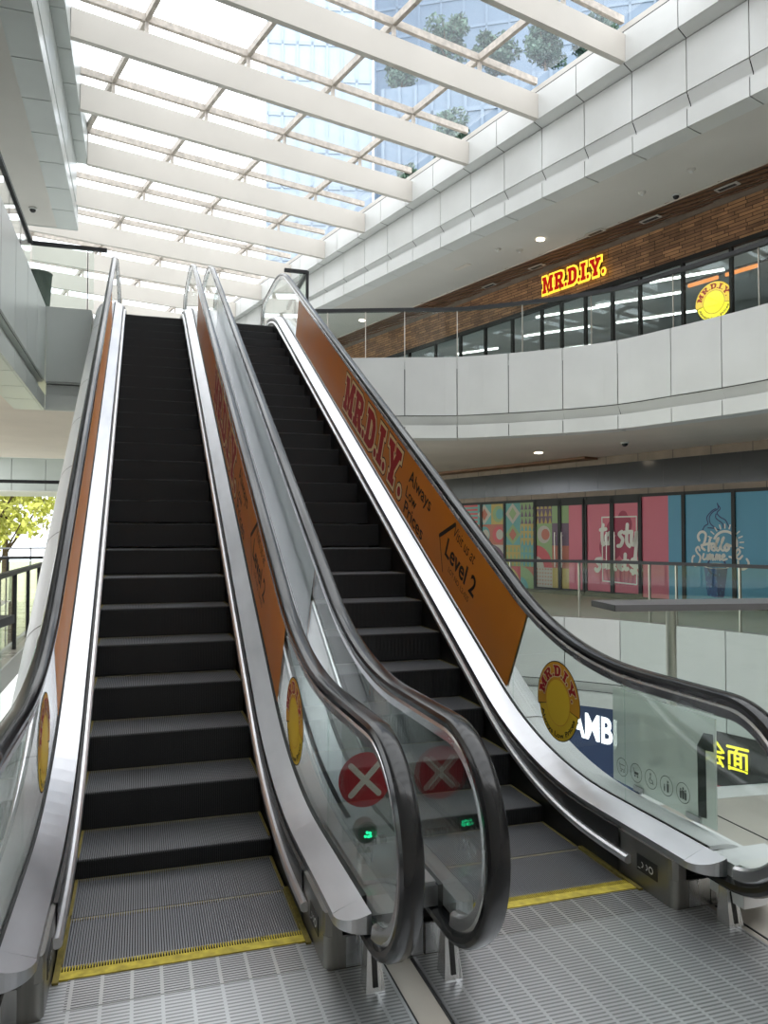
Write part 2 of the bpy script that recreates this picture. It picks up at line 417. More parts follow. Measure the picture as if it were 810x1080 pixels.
cam = bpy.data.cameras.new('camera'); co = bpy.data.objects.new('camera', cam); COL.objects.link(co); sc.camera = co
co.location = (0,0,1.65); co.rotation_euler = (math.radians(90+1.7635), 0, math.radians(-17.555))
cam.sensor_fit = 'VERTICAL'; cam.sensor_height = 36; cam.lens = 36*812/1080; cam.clip_start = .05; cam.clip_end = 600
vs = sc.view_settings; vs.view_transform = 'Standard'; vs.look = 'None'; vs.gamma = 1; vs.exposure = 0.22; vs.use_curve_mapping = False
cy = sc.cycles; cy.max_bounces = 10; cy.diffuse_bounces = 5; cy.glossy_bounces = 6; cy.transparent_max_bounces = 40; cy.transmission_bounces = 6
cy.use_denoising = True; cy.sample_clamp_indirect = 6; cy.caustics_reflective = False; cy.caustics_refractive = False

# ------------------------------------------------------------------ escalators
SL = .568
def nose(y): return SL*(y-6.82)+1.534
def kpath(flat, dh, y0, y1, t=.72, seg=14):
    ya = 6.82 + (flat-dh-1.534)/SL; yb = 6.82 + (F2+flat-dh-1.534)/SL
    return [(p[0],p[1]) for p in fillet([(y0,flat),(ya,flat),(yb,F2+flat),(y1,F2+flat)], t, seg)]
YTOP = 15.6
DECK = kpath(.24, .15, 2.84, YTOP)
RAILP = kpath(.955, 1.025, 2.70, YTOP)
CHROME = kpath(.105, .105, 3.2, 14.6)
def semi(cy, cz, r, a0, a1, n): return [(cy+r*math.cos(a0+(a1-a0)*i/n), cz+r*math.sin(a0+(a1-a0)*i/n)) for i in range(n+1)]
RN = .385; CZ = .955-RN
LOOP = [(2.98,.185)] + semi(2.70, CZ, RN, -PI/2, -3*PI/2, 26) + RAILP[1:-1] + semi(YTOP, F2+CZ, RN, PI/2, -PI/2, 18) + [(YTOP-.3, F2+.185)]

# one step, shared by every copy
def step_mesh():
    mb = MB(); hw = .472
    mb.box((-hw,0,-.21),(hw,.402,-.011), 0)
    n = 92; p = 2*hw/n
    for i in range(n):
        x = -hw + p*(i+.5)
        mb.box((x-p*.27,.002,-.011),(x+p*.27,.398,0), 1)
        mb.box((x-p*.27,-.007,-.20),(x+p*.27,0,-.002), 2)
    mb.box((-hw,.384,-.010),(hw,.400,-.0008), 3)
    mb.box((hw-.014,.03,-.010),(hw,.40,.0006), 3); mb.box((-hw,.03,-.010),(-hw+.014,.40,.0006), 3)
    me = bpy.data.meshes.new('step'); me.from_pydata(mb.V, [], mb.F)
    for m in ('step_dark','step_rib','riser_rib','yellow_dull'): me.materials.append(MATS[m])
    for q, k in zip(me.polygons, mb.M): q.material_index = k
    return me
STEP = step_mesh()
STEPS = [(3.22,-.001),(3.62,.0)] + [(4.02+.4*k, z) for k, z in enumerate([.090,.284,.483,.688,.902,1.112,1.320])]
while STEPS[-1][1] < F2-.10:
    y = STEPS[-1][0]+.4; STEPS.append((y, min(F2, nose(y))))

def escalator(xc, label, side_out):
    """xc centre line; side_out = -1 when the open (clad) side is on the left, +1 on the right"""
    R = thing('escalator', label, 'escalator', (xc, 3.0, 0))
    sec = lambda pts, sg: [(xc+sg*x, h) for x, h in (pts if sg > 0 else pts[::-1])]
    for (y, z) in STEPS:
        o = bpy.data.objects.new('step', STEP); COL.objects.link(o); o.parent = R; o.location = (0, y-3.0, z)
    for sg in (-1, 1):
        outer = (sg == side_out)
        X = lambda h: xc+sg*h
        # skirt panel
        V = []; Fc = []
        ys = [3.29+.12*i for i in range(int((14.6-3.29)/.12))]
        for y in ys:
            t = zat(DECK, y)-.02; b = max(-.12, nose(y)-.45) if y < 13 else nose(min(y,14))-.5
            for x in (.484, .500): V += [(X(x),y,b),(X(x),y,t)]
        for i in range(len(ys)-1):
            k = 4*i; Fc += [(k,k+4,k+5,k+1),(k+2,k+3,k+7,k+6),(k+1,k+5,k+7,k+3),(k,k+2,k+6,k+4)]
        mk('skirt_panel', V, Fc, 'skirt', R)
        # deflector rail along the skirt
        rr = [(.478+.022*math.cos(2*PI*i/10), .022*math.sin(2*PI*i/10)) for i in range(10)]
        sweep(CHROME, sec(rr, sg), 'deflector_rail', 'steel_bright', R, True)
        # yellow side strips by the comb
        mb = MB(); mb.box((X(.462),3.10,.001),(X(.484),3.62,.012)); mb.obj('comb_side_strip', 'yellow_dull', R)
        # inner deck with its rounded nose
        mb = MB()
        sweep(DECK, sec([(.505,-.03),(.62,-.03),(.62,.045),(.507,.002)], sg), '', None, None, mb=mb)
        n = 10; top = []; bot = []
        for i in range(n+1):
            a = PI/2*i/n; x = .62-.115*math.cos(a); y = 2.84-.13*math.sin(a)
            top.append((X(x), y, .24+.045*(x-.505)/.115)); bot.append((X(x), y, .21))
        c0 = (X(.62),2.84,.285); c1 = (X(.62),2.84,.21)
        V = top+bot+[c0,c1]; Fc = []
        for i in range(n):
            Fc += [(i,i+1,2*n+2),(n+1+i,2*n+3,n+2+i),(i,n+1+i,n+2+i,i+1)]
        mb.add(V, Fc); mb.obj('inner_deck', 'deck_steel', R)
        sweep(DECK, sec([(.62,-.04),(.629,-.04),(.629,.050),(.62,.050)], sg), 'glass_seal', 'seal', R)
        # outer deck / cladding
        if not outer:
            sweep(DECK, sec([(.641,-.03),(.772,-.03),(.772,.045),(.641,.045)], sg), 'outer_deck', 'deck_steel', R)
            sweep(DECK, sec([(.629,-.04),(.641,-.04),(.641,.050),(.629,.050)], sg), 'glass_seal', 'seal', R)
        else:
            q = [(.641,.045),(.71,.045)] + [(.71+.25*math.sin(a), -.205+.25*math.cos(a)) for a in [PI/2*i/10 for i in range(1,11)]] + [(.96,-.80),(-.765,-.80),(-.765,-.83),(.985,-.83)]
            q += [(.93,-.205)] + [(.70+.235*math.cos(a), -.205+.235*math.sin(a)) for a in [PI/2*i/8 for i in range(1,9)]] + [(.641,.03)]
            # split hull: rounded shoulder + side, and underside
            sh = [(.641,.045),(.70,.045)] + [(.70+.24*math.sin(a), -.195+.24*math.cos(a)) for a in [PI/2*i/10 for i in range(1,11)]] + [(.94,-.70),(.92,-.70),(.92,-.195)]
            sh += [(.70+.22*math.cos(a), -.195+.22*math.sin(a)) for a in [PI/2*i/8 for i in range(1,9)]] + [(.641,.025)]
            cp = [(p[0],p[1]) for p in DECK]
            mb = MB(); sweep(cp, sec(sh, sg), '', None, None, mb=mb)
            # rounded front end
            n = 10; base = [(.641,2.84),(.94,2.84)]; rim = []
            for i in range(n+1):
                a = PI/2*i/n; rim.append((X(.70+.24*math.cos(a)), 2.84-.20*math.sin(a)))
            poly = [(X(.641),2.84)] + rim + [(X(.641),2.64)]
            if sg < 0: poly = poly[::-1]
            mb.prism(poly, .10, .262)
            for k in range(9):
                y = 4.55+1.12*k; t = Vector((1, SL)).normalized(); nv = (-t[1], t[0]); V = []
                for a in (y, y+.010):
                    for x, h in sh[:13]: V.append((X(x)+sg*.0015, a+nv[0]*(h+.0018), zat(DECK, a)+nv[1]*(h+.0018)))
                mb.add(V, [(i,i+1,14+i,13+i) for i in range(12)], 1)
            mb.obj('side_cladding', ['cladding','shadow_gap'], R, True)
            un = [(.94,-.70),(.94,-.73),(-.765,-.73),(-.765,-.70)]
            sweep([p for p in DECK if p[0] > 3.3], sec(un, sg), 'underside_panel', 'cladding', R)
        # balustrade glass, in panes
        cuts = [2.362, 3.45, 4.7, 6.4, 8.1, 9.8, 11.5, 13.2, 14.6, YTOP+.30]
        for a, b in zip(cuts, cuts[1:]):
            ys = [a+(b-a-.006)*i/22 for i in range(23)]; V = []
            for y in ys:
                if y < 2.70: hh = math.sqrt(max(1e-6, .342**2-(2.70-y)**2)); t, bt = CZ+hh, CZ-hh
                elif y > YTOP: hh = math.sqrt(max(1e-6, .342**2-(y-YTOP)**2)); t, bt = F2+CZ+hh, F2+CZ-hh
                else: t = zat(RAILP, y)-.05; bt = zat(DECK, y)+.0
                if 2.62 < y < 2.84: bt = max(bt, .228) if y < 2.7 else .24
                for x in (.629, .641): V += [(X(x),y,bt),(X(x),y,t)]
            Fc = []
            for i in range(len(ys)-1):
                k = 4*i; Fc += [(k,k+1,k+5,k+4),(k+2,k+6,k+7,k+3),(k+1,k+3,k+7,k+5),(k,k+4,k+6,k+2)]
            e = 4*(len(ys)-1); Fc += [(0,2,3,1),(e,e+1,e+3,e+2)]
            mk('glass_pane', V, Fc, 'glass_escalator', R)
        # handrail and its guide
        hs = [(.635-.040,-.016),(.635-.042,.004),(.635-.034,.018),(.635-.018,.0255),(.635+.018,.0255),(.635+.034,.018),(.635+.042,.004),(.635+.040,-.016),(.635+.026,-.020),(.635-.026,-.020)]
        lp = LOOP
        sweep(lp, sec(hs, sg), 'handrail', 'rubber', R, True)
        gs = [(.635-.012,-.084),(.635-.026,-.074),(.635-.034,-.036),(.635-.024,-.018),(.635+.024,-.018),(.635+.034,-.036),(.635+.026,-.074),(.635+.012,-.084)]
        sweep(lp[2:-2], sec(gs, sg), 'handrail_guide', 'steel', R, True)
        # newel base
        hb = .676 if (side_out > 0 and not outer) else .776
        mb = MB(); n = 8
        poly = [(X(hb),3.3),(X(hb),2.895)] + [(X(.520-.03*math.sin(PI/2*i/n)), 2.925-.03*math.cos(PI/2*i/n)) for i in range(n+1)] + [(X(.490),3.3)]
        if sg < 0: poly = poly[::-1]
        mb.prism(poly, 0, .125)
        mb.prism([(X(.490),3.3),(X(.490),2.93),(X(.495),2.905),(X(.520),2.895),(X(.56),2.895),(X(.56),3.3)][::(1 if sg > 0 else -1)], .125, .215)
        nb = mb.obj('newel_base', 'steel_dark', R)
        mb = MB(); mb.box((X(.572),2.889,.006),(X(min(.682,hb-.002)),2.896,.122))
        if hb > .7: mb.box((X(.688),2.889,.006),(X(.774),2.896,.122))
        mb.tube((X(.60+.02),2.8885,.108),(X(.60+.02),2.884,.108),.006,10)
        mb.obj('inlet_cover', 'steel', nb)
        mb = MB(); mb.box((X(.56),2.93,.125),(X(hb),3.2,.215)); mb.obj('handrail_inlet', 'black', nb)
        if True:
            mb = MB(); mb.box((X(.4915),3.00,.080),(X(.4875),3.15,.155))
            kp = mb.obj('key_switch_panel', 'black', nb); kp['label'] = 'small black key switch panel on the newel base'
            art = Art()
            art.add(ring(.105,.034,.011,.017,0,2*PI,24),'frame_white',1); art.add(ring(.068,.034,.009,.014,-PI/2,PI/2,16),'frame_white',1)
            art.add(ring(.036,.034,.009,.014,-PI/2,PI/2,16),'frame_white',1); art.rect(.008,.028,.012,.016,'frame_white',1)
            if sg > 0: art.obj('key_switch', (X(.4873),3.15,.080), (0,-1,0), (0,0,1), kp)
            else: art.obj('key_switch', (X(.4873),3.00,.080), (0,1,0), (0,0,1), kp)
    # outer side extension of the newel base (open side)
    sg = side_out; X = lambda h: xc+sg*h
    mb = MB(); mb.box((X(.782),2.885,0),(X(.94),3.3,.20)); mb.obj('side_plinth', 'cladding', R)
    # comb, comb plate, landing plate
    mb = MB(); mb.box((xc-.484,3.118,.0),(xc+.484,3.172,.010))
    for i in range(92):
        x = xc-.472+.944/92*i; mb.box((x-.0022,3.172,.0),(x+.0022,3.215,.007))
    mb.obj('comb', 'yellow_line', R)
    mb = MB(); mb.box((xc-.43,2.925,-.02),(xc+.43,3.118,.006)); mb.obj('comb_plate', 'comb_ribbed', R)
    return R
E1 = escalator(.19, 'dark escalator on the left, clad in pale rounded panels along its outer left side', -1)
E2 = escalator(1.76, 'dark escalator on the right, beside the orange advert and the curved white galleries', 1)

def lplate(E, xc, x0, x1):
    mb = MB(); mb.box((x0,.25,-.02),(x1,2.885,.004)); mb.box((xc-.50,2.885,-.02),(xc+.50,2.925,.004))
    mb.box((xc-.50,2.925,-.02),(xc-.43,3.118,.004)); mb.box((xc+.43,2.925,-.02),(xc+.50,3.118,.004))
    for a in (x0, x1-.012): mb.box((a,.25,-.02),(a+.012,2.885,.0055), 1)
    mb.obj('landing_plate', ['plate_ribbed','plate_rim'], E)
lplate(E1, .19, -.60, .905); lplate(E2, 1.76, 1.03, 2.42)

# adverts, roundels on the escalator glass
COS, SIN = 1/math.hypot(1,SL), SL/math.hypot(1,SL)
S0 = Vector((0, 5.0, nose(5.0)+0.0))
def film(E, x, s0, s1, inward, name='advert_film', words=True, label=None):
    """film on the glass; inward=-1 faces left, +1 faces right. a runs along the reading direction, b up the slope normal"""
    if inward < 0: A, B = (0,-COS,-SIN), (0,-SIN,COS)
    else: A, B = (0,COS,SIN), (0,-SIN,COS)
    O = (x, 5.0, .44)
    art = Art(); b0, b1 = .262, .915
    lo, hi = (s0, s1) if inward < 0 else (-s1, -s0)
    art.rect(lo, hi, b0, b1, 'orange_film', 0)
    if words:
        word_art(art, 'MR.D.I.Y.', -5.07, -2.56, .355, .765, [(1.15,'sign_black',1),(.85,'cream',2),(0,'sign_red',3)], .0)
        for tx, a0, a1, c0, c1 in (('Always',-2.40,-1.77,.575,.745),('Low',-2.42,-2.10,.455,.565),('Prices',-2.40,-1.83,.295,.425)):
            art.add(fit(text_fill(tx,1,.012), a0, a1, c0, c1), 'sign_black', 1)
        art.add(ribbon([(-1.22,.80),(-1.47,.56)], .035, False), 'sign_black', 1); art.add(ribbon([(-1.47,.56),(-1.27,.33)], .012, False), 'sign_black', 1)
        art.add(fit(text_fill('Visit us at',1,.0,.25), -1.21, -.76, .70, .80), 'sign_black', 1)
        art.add(fit(text_fill('Level 2',1,.018), -1.30, -.65, .475, .640), 'sign_black', 1)
        art.add(fit(text_fill('LOT NO. L2-025',1,.0), -1.17, -.72, .395, .440), 'sign_black', 1)
    o = art.obj(name, O, A, B, E, .0008, .0008)
    o['label'] = label
    bk = Art()
    if inward < 0: bk.rect(-hi, -lo, b0, b1, 'film_back', 0); bk.obj('film_backing', (x+.0135,5.0,.44), (0,COS,SIN), (0,-SIN,COS), o, .0008, .0008)
    else: bk.rect(-hi, -lo, b0, b1, 'film_back', 0); bk.obj('film_backing', (x-.0135,5.0,.44), (0,-COS,-SIN), (0,-SIN,COS), o, .0008, .0008)
    return o
film(E2, 1.76+.629, -8.6, .10, -1, label='orange advert film with red slab lettering along the right balustrade')
film(E1, .19+.629, -8.6, .10, -1, label='orange advert film along the right balustrade glass')
film(E1, .19-.629, -8.6, .10, 1, words=False, label='orange advert film along the left balustrade glass')
film(E2, 1.76-.629, -8.6, -.55, 1, words=False, label='advert film on the inner balustrade, showing its pale back')
def sticker(E, x, y, z, R, inward):
    A = (0,-1,0) if inward < 0 else (0,1,0)
    o = roundel(R).obj('round_sticker', (x,y,z), A, (0,0,1), E, .0007, .0012); o['label'] = 'round yellow sticker with arched red lettering'
    return o
sticker(E2, 1.76+.629, 4.10, .655, .245, -1); sticker(E1, .19+.629, 4.215, .625, .245, -1); sticker(E1, .19-.629, 4.10, .64, .245, 1)

# things standing at the escalators' feet
t = thing('barrier_panel', 'clear upright panel with a red no entry disc between the two escalators', 'barrier', (.965,3.27,.285))
mb = MB(); mb.box((.844,3.265,.325),(1.094,3.273,.845)); mb.obj('acrylic_sheet', 'acrylic', t)
mb = MB(); mb.box((.90,3.25,.304),(1.04,3.29,.330)); mb.obj('foot', 'steel', t)
A = Art(); A.add(disc(0,0,.119,48),'cross_red',0)
c_ = .085/math.sqrt(2)*1.05
for sgn in (1,-1): A.add(ribbon([(-c_,-c_*sgn),(c_,c_*sgn)], .026, False), 'cream_white', 1)
o = A.obj('no_entry_disc', (.945,3.2645,.585), (1,0,0), (0,0,1), t, .0008, .0008)
t = thing('signal_lamp', 'small green signal lamp on a short steel stand between the handrails', 'lamp', (.90,3.106,.285))
mb = MB(); mb.tube((.90,3.106,.304),(.90,3.106,.350),.034,24); mb.obj('base', 'steel', t, True)
mb = MB(); mb.tube((.90,3.106,.350),(.90,3.106,.40),.007,10); mb.obj('stem', 'steel', t, True)
mb = MB(); mb.tube((.90,3.131,.432),(.90,3.081,.428),.046,28); hsg = mb.obj('housing', 'steel_dark', t, True)
mb = MB(); mb.tube((.90,3.0809,.428),(.90,3.074,.428),.038,24); mb.obj('lens', 'bin_green', hsg, True)
mb = MB()
for dx, dz in ((0,.003),(.012,.0),(-.008,-.012),(.005,-.014),(.014,-.012)): mb.tube((.90+dx,3.0739,.428+dz),(.90+dx,3.0705,.428+dz),.006,10)
mb.obj('light_spot', 'green_lamp', hsg)
# cover between the two inner balustrades
t = thing('gap_cover', 'brushed steel cover bridging the gap between the two escalators', 'cover', (.965,2.9,.2))
mb = MB(); mb.prism([(.842,3.6),(.842,2.93),(.93,2.93),(1.02,2.845),(1.112,2.845),(1.112,3.6)], .287, .303); mb.obj('cover_plate', 'deck_steel', t)
mb = MB(); mb.box((.974,2.890,.004),(1.076,2.93,.286)); mb.obj('front_panel', 'steel', t)
# floor guards below the handrail inlets
def guard(x, y, lab):
    t = thing('floor_guard', lab, 'guard', (x,y,.004), 'steel guards under the handrail ends')
    n = 12; sh = []
    for i in range(n+1):
        a = PI*i/n; sh.append((x+.023*math.cos(a), .145+.023*math.sin(a)))
    prof = [(x-.036,.004)] + [(x-.023, .145)] + sh[::-1] + [(x+.036,.004)]
    V = []; k = len(prof)
    for yy, zf in ((y-.035,0),(y+.045,.0)):
        for px, pz in prof: V.append((px, yy+(.035*pz/.17 if yy < y else 0), pz))
    mk('guard_body', V, [tuple(range(k)),tuple(range(k,2*k))[::-1]]+[(i,k+i,k+(i+1)%k,(i+1)%k) for i in range(k)], 'steel', t)
    V = []
    sl = [(x-.010,.02)] + [(x+.010*math.cos(PI-PI*i/8), .135+.010*math.sin(PI-PI*i/8)) for i in range(9)] + [(x+.010,.02)]
    for off in (-.0375,-.030):
        for px, pz in sl: V.append((px, y+off+.035*pz/.17, pz))
    k = len(sl)
    mk('slot', V, [tuple(range(k)),tuple(range(k,2*k))[::-1]]+[(i,k+i,k+(i+1)%k,(i+1)%k) for i in range(k)], 'black', t)
guard(.825, 2.74, 'steel floor guard standing in front of the left escalator, beside the beige strip')
guard(1.125, 2.73, 'steel floor guard standing right of the beige strip, before the middle handrail')
guard(2.405, 2.72, 'steel floor guard at the far right end of the right escalator')
# frosted sign panel at the right balustrade
t = thing('sign_panel', 'frosted upright sign panel with pictograms beside the right escalator', 'sign', (2.55,3.35,.26))
mb = MB(); mb.prism([(2.546,2.965),(2.554,2.965),(2.554,3.775),(2.546,3.775)], .288, .80); mb.obj('frosted_sheet', 'frosted', t)
mb = MB(); mb.box((2.535,3.06,.287),(2.565,3.16,.315)); mb.box((2.535,3.5,.287),(2.565,3.58,.315)); mb.obj('foot', 'steel', t)
A = Art()                                  # a = towards the viewer's right (-y), origin y=3.775
for i in range(5):
    cx = .085+i*.125; cyy = .105+.004*i
    A.add(ring(cx,cyy,.047,.0505,0,2*PI,36),'frost_mark',0)
    if i == 0:
        A.add(ribbon([(cx-.025,cyy+.02),(cx-.015,cyy-.012),(cx+.02,cyy-.012),(cx+.025,cyy+.012),(cx-.02,cyy+.012)],.004,False),'frost_mark',0)
        A.add(disc(cx-.01,cyy-.022,.005,10),'frost_mark',0); A.add(disc(cx+.015,cyy-.022,.005,10),'frost_mark',0)
    elif i == 1:
        A.poly([(cx-.018,cyy-.008),(cx+.018,cyy-.008),(cx+.022,cyy+.006),(cx-.014,cyy+.006)],'frost_mark',0)
        A.add(ribbon([(cx-.014,cyy+.006),(cx-.024,cyy+.022)],.004,False),'frost_mark',0); A.add(disc(cx-.01,cyy-.017,.006,10),'frost_mark',0); A.add(disc(cx+.013,cyy-.017,.006,10),'frost_mark',0)
    elif i == 2:
        A.add(ring(cx,cyy-.008,.012,.016,PI*.6,PI*2.05,20),'frost_mark',0); A.add(ribbon([(cx-.003,cyy+.018),(cx-.003,cyy-.004),(cx+.012,cyy-.004),(cx+.018,cyy-.022)],.006,False),'frost_mark',0); A.add(disc(cx-.003,cyy+.026,.006,12),'frost_mark',0)
    else:
        for dx, s_ in ((-.016,.62 if i == 3 else .9),(.010,1.)) if i == 3 else ((-.018,.85),(0,1.),(.018,.85)):
            A.add(disc(cx+dx,cyy-.03+.052*s_,.0065*s_,12),'frost_mark',0)
            A.poly([(cx+dx-.009*s_,cyy-.03+.043*s_),(cx+dx-.007*s_,cyy-.03),(cx+dx+.007*s_,cyy-.03),(cx+dx+.009*s_,cyy-.03+.043*s_)],'frost_mark',0)
o = A.obj('pictogram', (2.5455,3.775,.27), (0,-1,0), (0,0,1), t, .0006, .0006)
A = Art(); A.poly([(.691,.045),(.750,.053),(.747,.370),(.800,.376),(.797,.456),(.733,.449),(.688,.379)],'frost_mark',0)
A.obj('dark_stripe', (2.5455,3.775,.27), (0,-1,0), (0,0,1), t, .0006, .0006)

# ------------------------------------------------------------------ building shell
P0 = (10.14, 10.33); DX, DY = -.2938, .9559; NX, NY = .9559, .2938
def W(o, s, z): return (P0[0]+NX*o+DX*s, P0[1]+NY*o+DY*s, z)
def wbox(mb, o0, o1, s0, s1, z0, z1, m=0):
    V = [W(o,s,z) for z in (z0,z1) for o,s in ((o0,s0),(o1,s0),(o1,s1),(o0,s1))]
    mb.add(V, [(0,1,2,3),(4,7,6,5),(0,4,5,1),(1,5,6,2),(2,6,7,3),(3,7,4,0)], m)
def zt(s): return 11.03-.028*s
def zb(s, o=-.25): return 11.155-.0350*s-.017*(o+.25)          # underside of the roof beams

# curved edge of the galleries, in plan
PC0 = [(2.95,13.93),(2.95,16.55),(3.83,16.21),(5.41,15.62),(6.47,15.24),(7.37,14.60),(8.22,13.85),(8.93,12.98),(9.34,11.91),(9.66,10.97),(9.87,10.12),(10.0,9.0),(10.05,7.8),(10.05,6.6),(10.05,5.4),(10.05,4.2),(10.05,3.0),(10.05,1.8),(10.05,.6),(10.05,-.6),(10.05,-1.8),(10.05,-3.0),(10.05,-4.2),(10.05,-6)]
def catmull(P, n=4):
    out = []
    for i in range(len(P)-1):
        p0, p1, p2, p3 = [Vector(P[j]) for j in (max(0,i-1), i, i+1, min(len(P)-1,i+2))]
        if i == 0: p3 = p2
        if i == 1: p0 = p1
        seg = []
        for k in range(n+1):
            t = k/n
            seg.append(tuple(.5*((2*p1)+(p2-p0)*t+(2*p0-5*p1+4*p2-p3)*t*t+(3*p1-p0-3*p2+p3)*t**3)))
        out.append(seg)
    return out
def side(seg, off):
    """shift a plan polyline sideways (positive = away from the void, to its left walking from far to near)"""
    out = []
    for i, p in enumerate(seg):
        a = Vector(seg[max(0,i-1)]); b = Vector(seg[min(len(seg)-1,i+1)]); t = (b-a).normalized()
        out.append((p[0]-t[1]*off*1.0, p[1]+t[0]*off*1.0))
    return out
def shell(mb, seg, o0, o1, z0, z1, m=0, cut=.009):
    """upright curved panel between two offsets, trimmed a little at both ends"""
    q = [Vector(p) for p in seg]
    q[0] = q[0] + (q[1]-q[0]).normalized()*cut; q[-1] = q[-1] + (q[-2]-q[-1]).normalized()*cut
    q = [tuple(p) for p in q]
    a = side(q, o0); b = side(q, o1); n = len(q)
    V = [(x,y,z0) for x,y in a]+[(x,y,z1) for x,y in a]+[(x,y,z0) for x,y in b]+[(x,y,z1) for x,y in b]; Fc = []
    for i in range(n-1):
        Fc += [(i,i+1,n+i+1,n+i),(2*n+i,3*n+i,3*n+i+1,2*n+i+1),(n+i,n+i+1,3*n+i+1,3*n+i),(i,2*n+i,2*n+i+1,i+1)]
    Fc += [(0,n,3*n,2*n),(n-1,3*n-1,4*n-1,2*n-1)]
    mb.add(V, Fc, m)
def parapet(segs, F, name, pm='panel_white'):
    mb = MB()
    for sg in segs:
        shell(mb, sg, 0, .03, F-1.26, F, 0)
        qa = side(sg, .006); qb = side(sg, .13); nq = len(qa)
        mb.add([(x,y,F-1.278) for x,y in qa]+[(x,y,F-1.46) for x,y in qb], [(i,i+1,nq+i+1,nq+i) for i in range(nq-1)], 0)
        shell(mb, sg, .0, .03, F-1.75, F-1.49, 0)
        shell(mb, sg, .03, .42, F-1.752, F-1.735, 0, .004)
        shell(mb, sg, .035, .05, F-1.25, F-.005, 1, 0); shell(mb, sg, .035, .05, F-1.74, F-1.50, 1, 0); shell(mb, sg, .135, .15, F-1.50, F-1.24, 1, 0); shell(mb, sg, .02, .13, F-1.492, F-1.47, 0, 0)
    return S(mb.obj(name, [pm, 'panel_gap']))
PCS = catmull(PC0)
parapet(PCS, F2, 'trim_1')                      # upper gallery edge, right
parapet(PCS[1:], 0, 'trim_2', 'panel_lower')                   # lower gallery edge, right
PCL = [PC0[0]] + [p for sg in PCS for p in sg[1:]]
# slabs on the right
def slab(name, poly, z0, z1, m):
    mb = MB(); mb.prism(poly, z0, z1); return S(mb.obj(name, m))
inner = side(PCL, .035)
slab('floor_upper', inner + [(26,-6),(26,44),(-1.5,44),(-1.5,13.97),(-.82,13.97),(-.82,15.2),(2.78,15.2),(2.78,13.97)], F2-.25, F2-.006, 'floor_light')
slab('floor_right', inner[1:] + [(26,-6),(26,44),(2.95,44)], -.25, -.004, 'floor_right')
far = [p for p in side(PCL, .40)]
slab('ceiling_lower', far[1:] + [(26,-6),(26,44),(2.9,44)], F2-1.73, F2-1.70, 'soffit_brown')
slab('ceiling_basement', far[1:] + [(26,-6),(26,44),(2.9,44)], -1.73, -1.70, 'soffit')
# main floor with the notch for the escalators, ground floor below
slab('floor', [(-14,-6),(10.0,-6),(10.0,3.3),(3.6,4.02),(2.78,4.05),(2.78,2.93),(-.82,2.93),(-.82,5.25),(-1.62,5.25),(-1.62,21.5),(-7,21.5),(-7,5.25),(-14,5.25)], -.25, -.003, 'tile_floor')
mb = MB(); mb.box((-30,-10,-5.7),(30,46,-5.5)); S(mb.obj('floor_ground', 'floor_light'))
mb = MB(); mb.prism([(2.78,4.05),(3.6,4.02),(10.0,3.3),(10.0,3.5),(3.62,4.22),(2.78,4.25)],-.9,.0); mb.box((-1.62,5.25,-.26),(-1.595,21.5,.02)); mb.box((-1.62,5.25,-.26),(-.82,5.28,.02))
S(mb.obj('trim_3', 'panel_white'))
# joints of the tiled floor around the beige strip and at the right
mb = MB(); mb.box((.905,.25,-.003),(.915,2.885,.0005)); mb.box((1.02,.25,-.003),(1.03,2.885,.0005))
for k in range(5): mb.box((2.46,2.84-.6*k,-.003),(6.0,2.848-.6*k,.0005))
for k in range(5): mb.box((2.46+.8*k,-.5,-.003),(2.468+.8*k,2.88 if k == 0 else 4.6,.0005))
S(mb.obj('trim_4', 'panel_gap'))

# right upper storey: fascia, ledge, soffit
SK = [1.547+1.225*k for k in range(-15, 28)]
mb = MB()
def wquad(mb, pts, m=0): mb.add([W(*q) for q in pts], [(0,1,2,3)], m)
def wslab(mb, o0, o1, a, b, z0f, z1f, m=0):
    V = [W(o,s_,zf(s_)) for zf in (z0f,z1f) for o,s_ in ((o0,a),(o1,a),(o1,b),(o0,b))]
    mb.add(V, [(0,1,2,3),(4,7,6,5),(0,4,5,1),(1,5,6,2),(2,6,7,3),(3,7,4,0)], m)
def zu(s): return 10.00-.012*s
for a, b in zip(SK, SK[1:]):
    a1, b1 = a+.010, b-.010
    wslab(mb, 0, .03, a1, b1, zu, lambda q: zt(q)-.005)
    V = [W(.0,a1,zu(a1)-.018),W(.12,a1,9.76),W(.13,a1,9.70),W(.03,a1,9.655),W(.0,b1,zu(b1)-.018),W(.12,b1,9.76),W(.13,b1,9.70),W(.03,b1,9.655)]
    mb.add(V, [(0,4,5,1),(1,5,6,2),(2,6,7,3)], 0)
    wbox(mb, 0, .03, a1, b1, 9.31, 9.645); wbox(mb, 0, .46, a1, b1, 9.30, 9.312)
    wquad(mb, [(0,a1,zt(a1)+.008),(-.25,a1,zb(a1)-.012),(-.25,b1,zb(b1)-.012),(0,b1,zt(b1)+.008)], 0)
    wslab(mb, -.25, -.23, a1, b1, zb, lambda q: zb(q)+.62)
    wquad(mb, [(.03,a,zt(a)+.028),(-.235,a,zb(a)+.008),(-.235,b,zb(b)+.008),(.03,b,zt(b)+.028)], 1)
s0, s1 = SK[0], SK[-1]
wbox(mb, .035, .05, s0, s1, 9.32, 9.64, 1); wslab(mb, .035, .05, s0, s1, lambda q: zu(q)+.01, lambda q: zt(q)+.02, 1); wbox(mb, .135, .15, s0, s1, 9.6, 10.0, 1)
wslab(mb, -.228, -.215, s0, s1, lambda q: zb(q)+.01, lambda q: zb(q)+.66, 1)
S(mb.obj('trim_5', ['panel_white','panel_gap','soffit']))
mb = MB(); wbox(mb, .46, 2.6, s0, s1, 9.31, 9.33); S(mb.obj('ceiling_upper', 'soffit'))
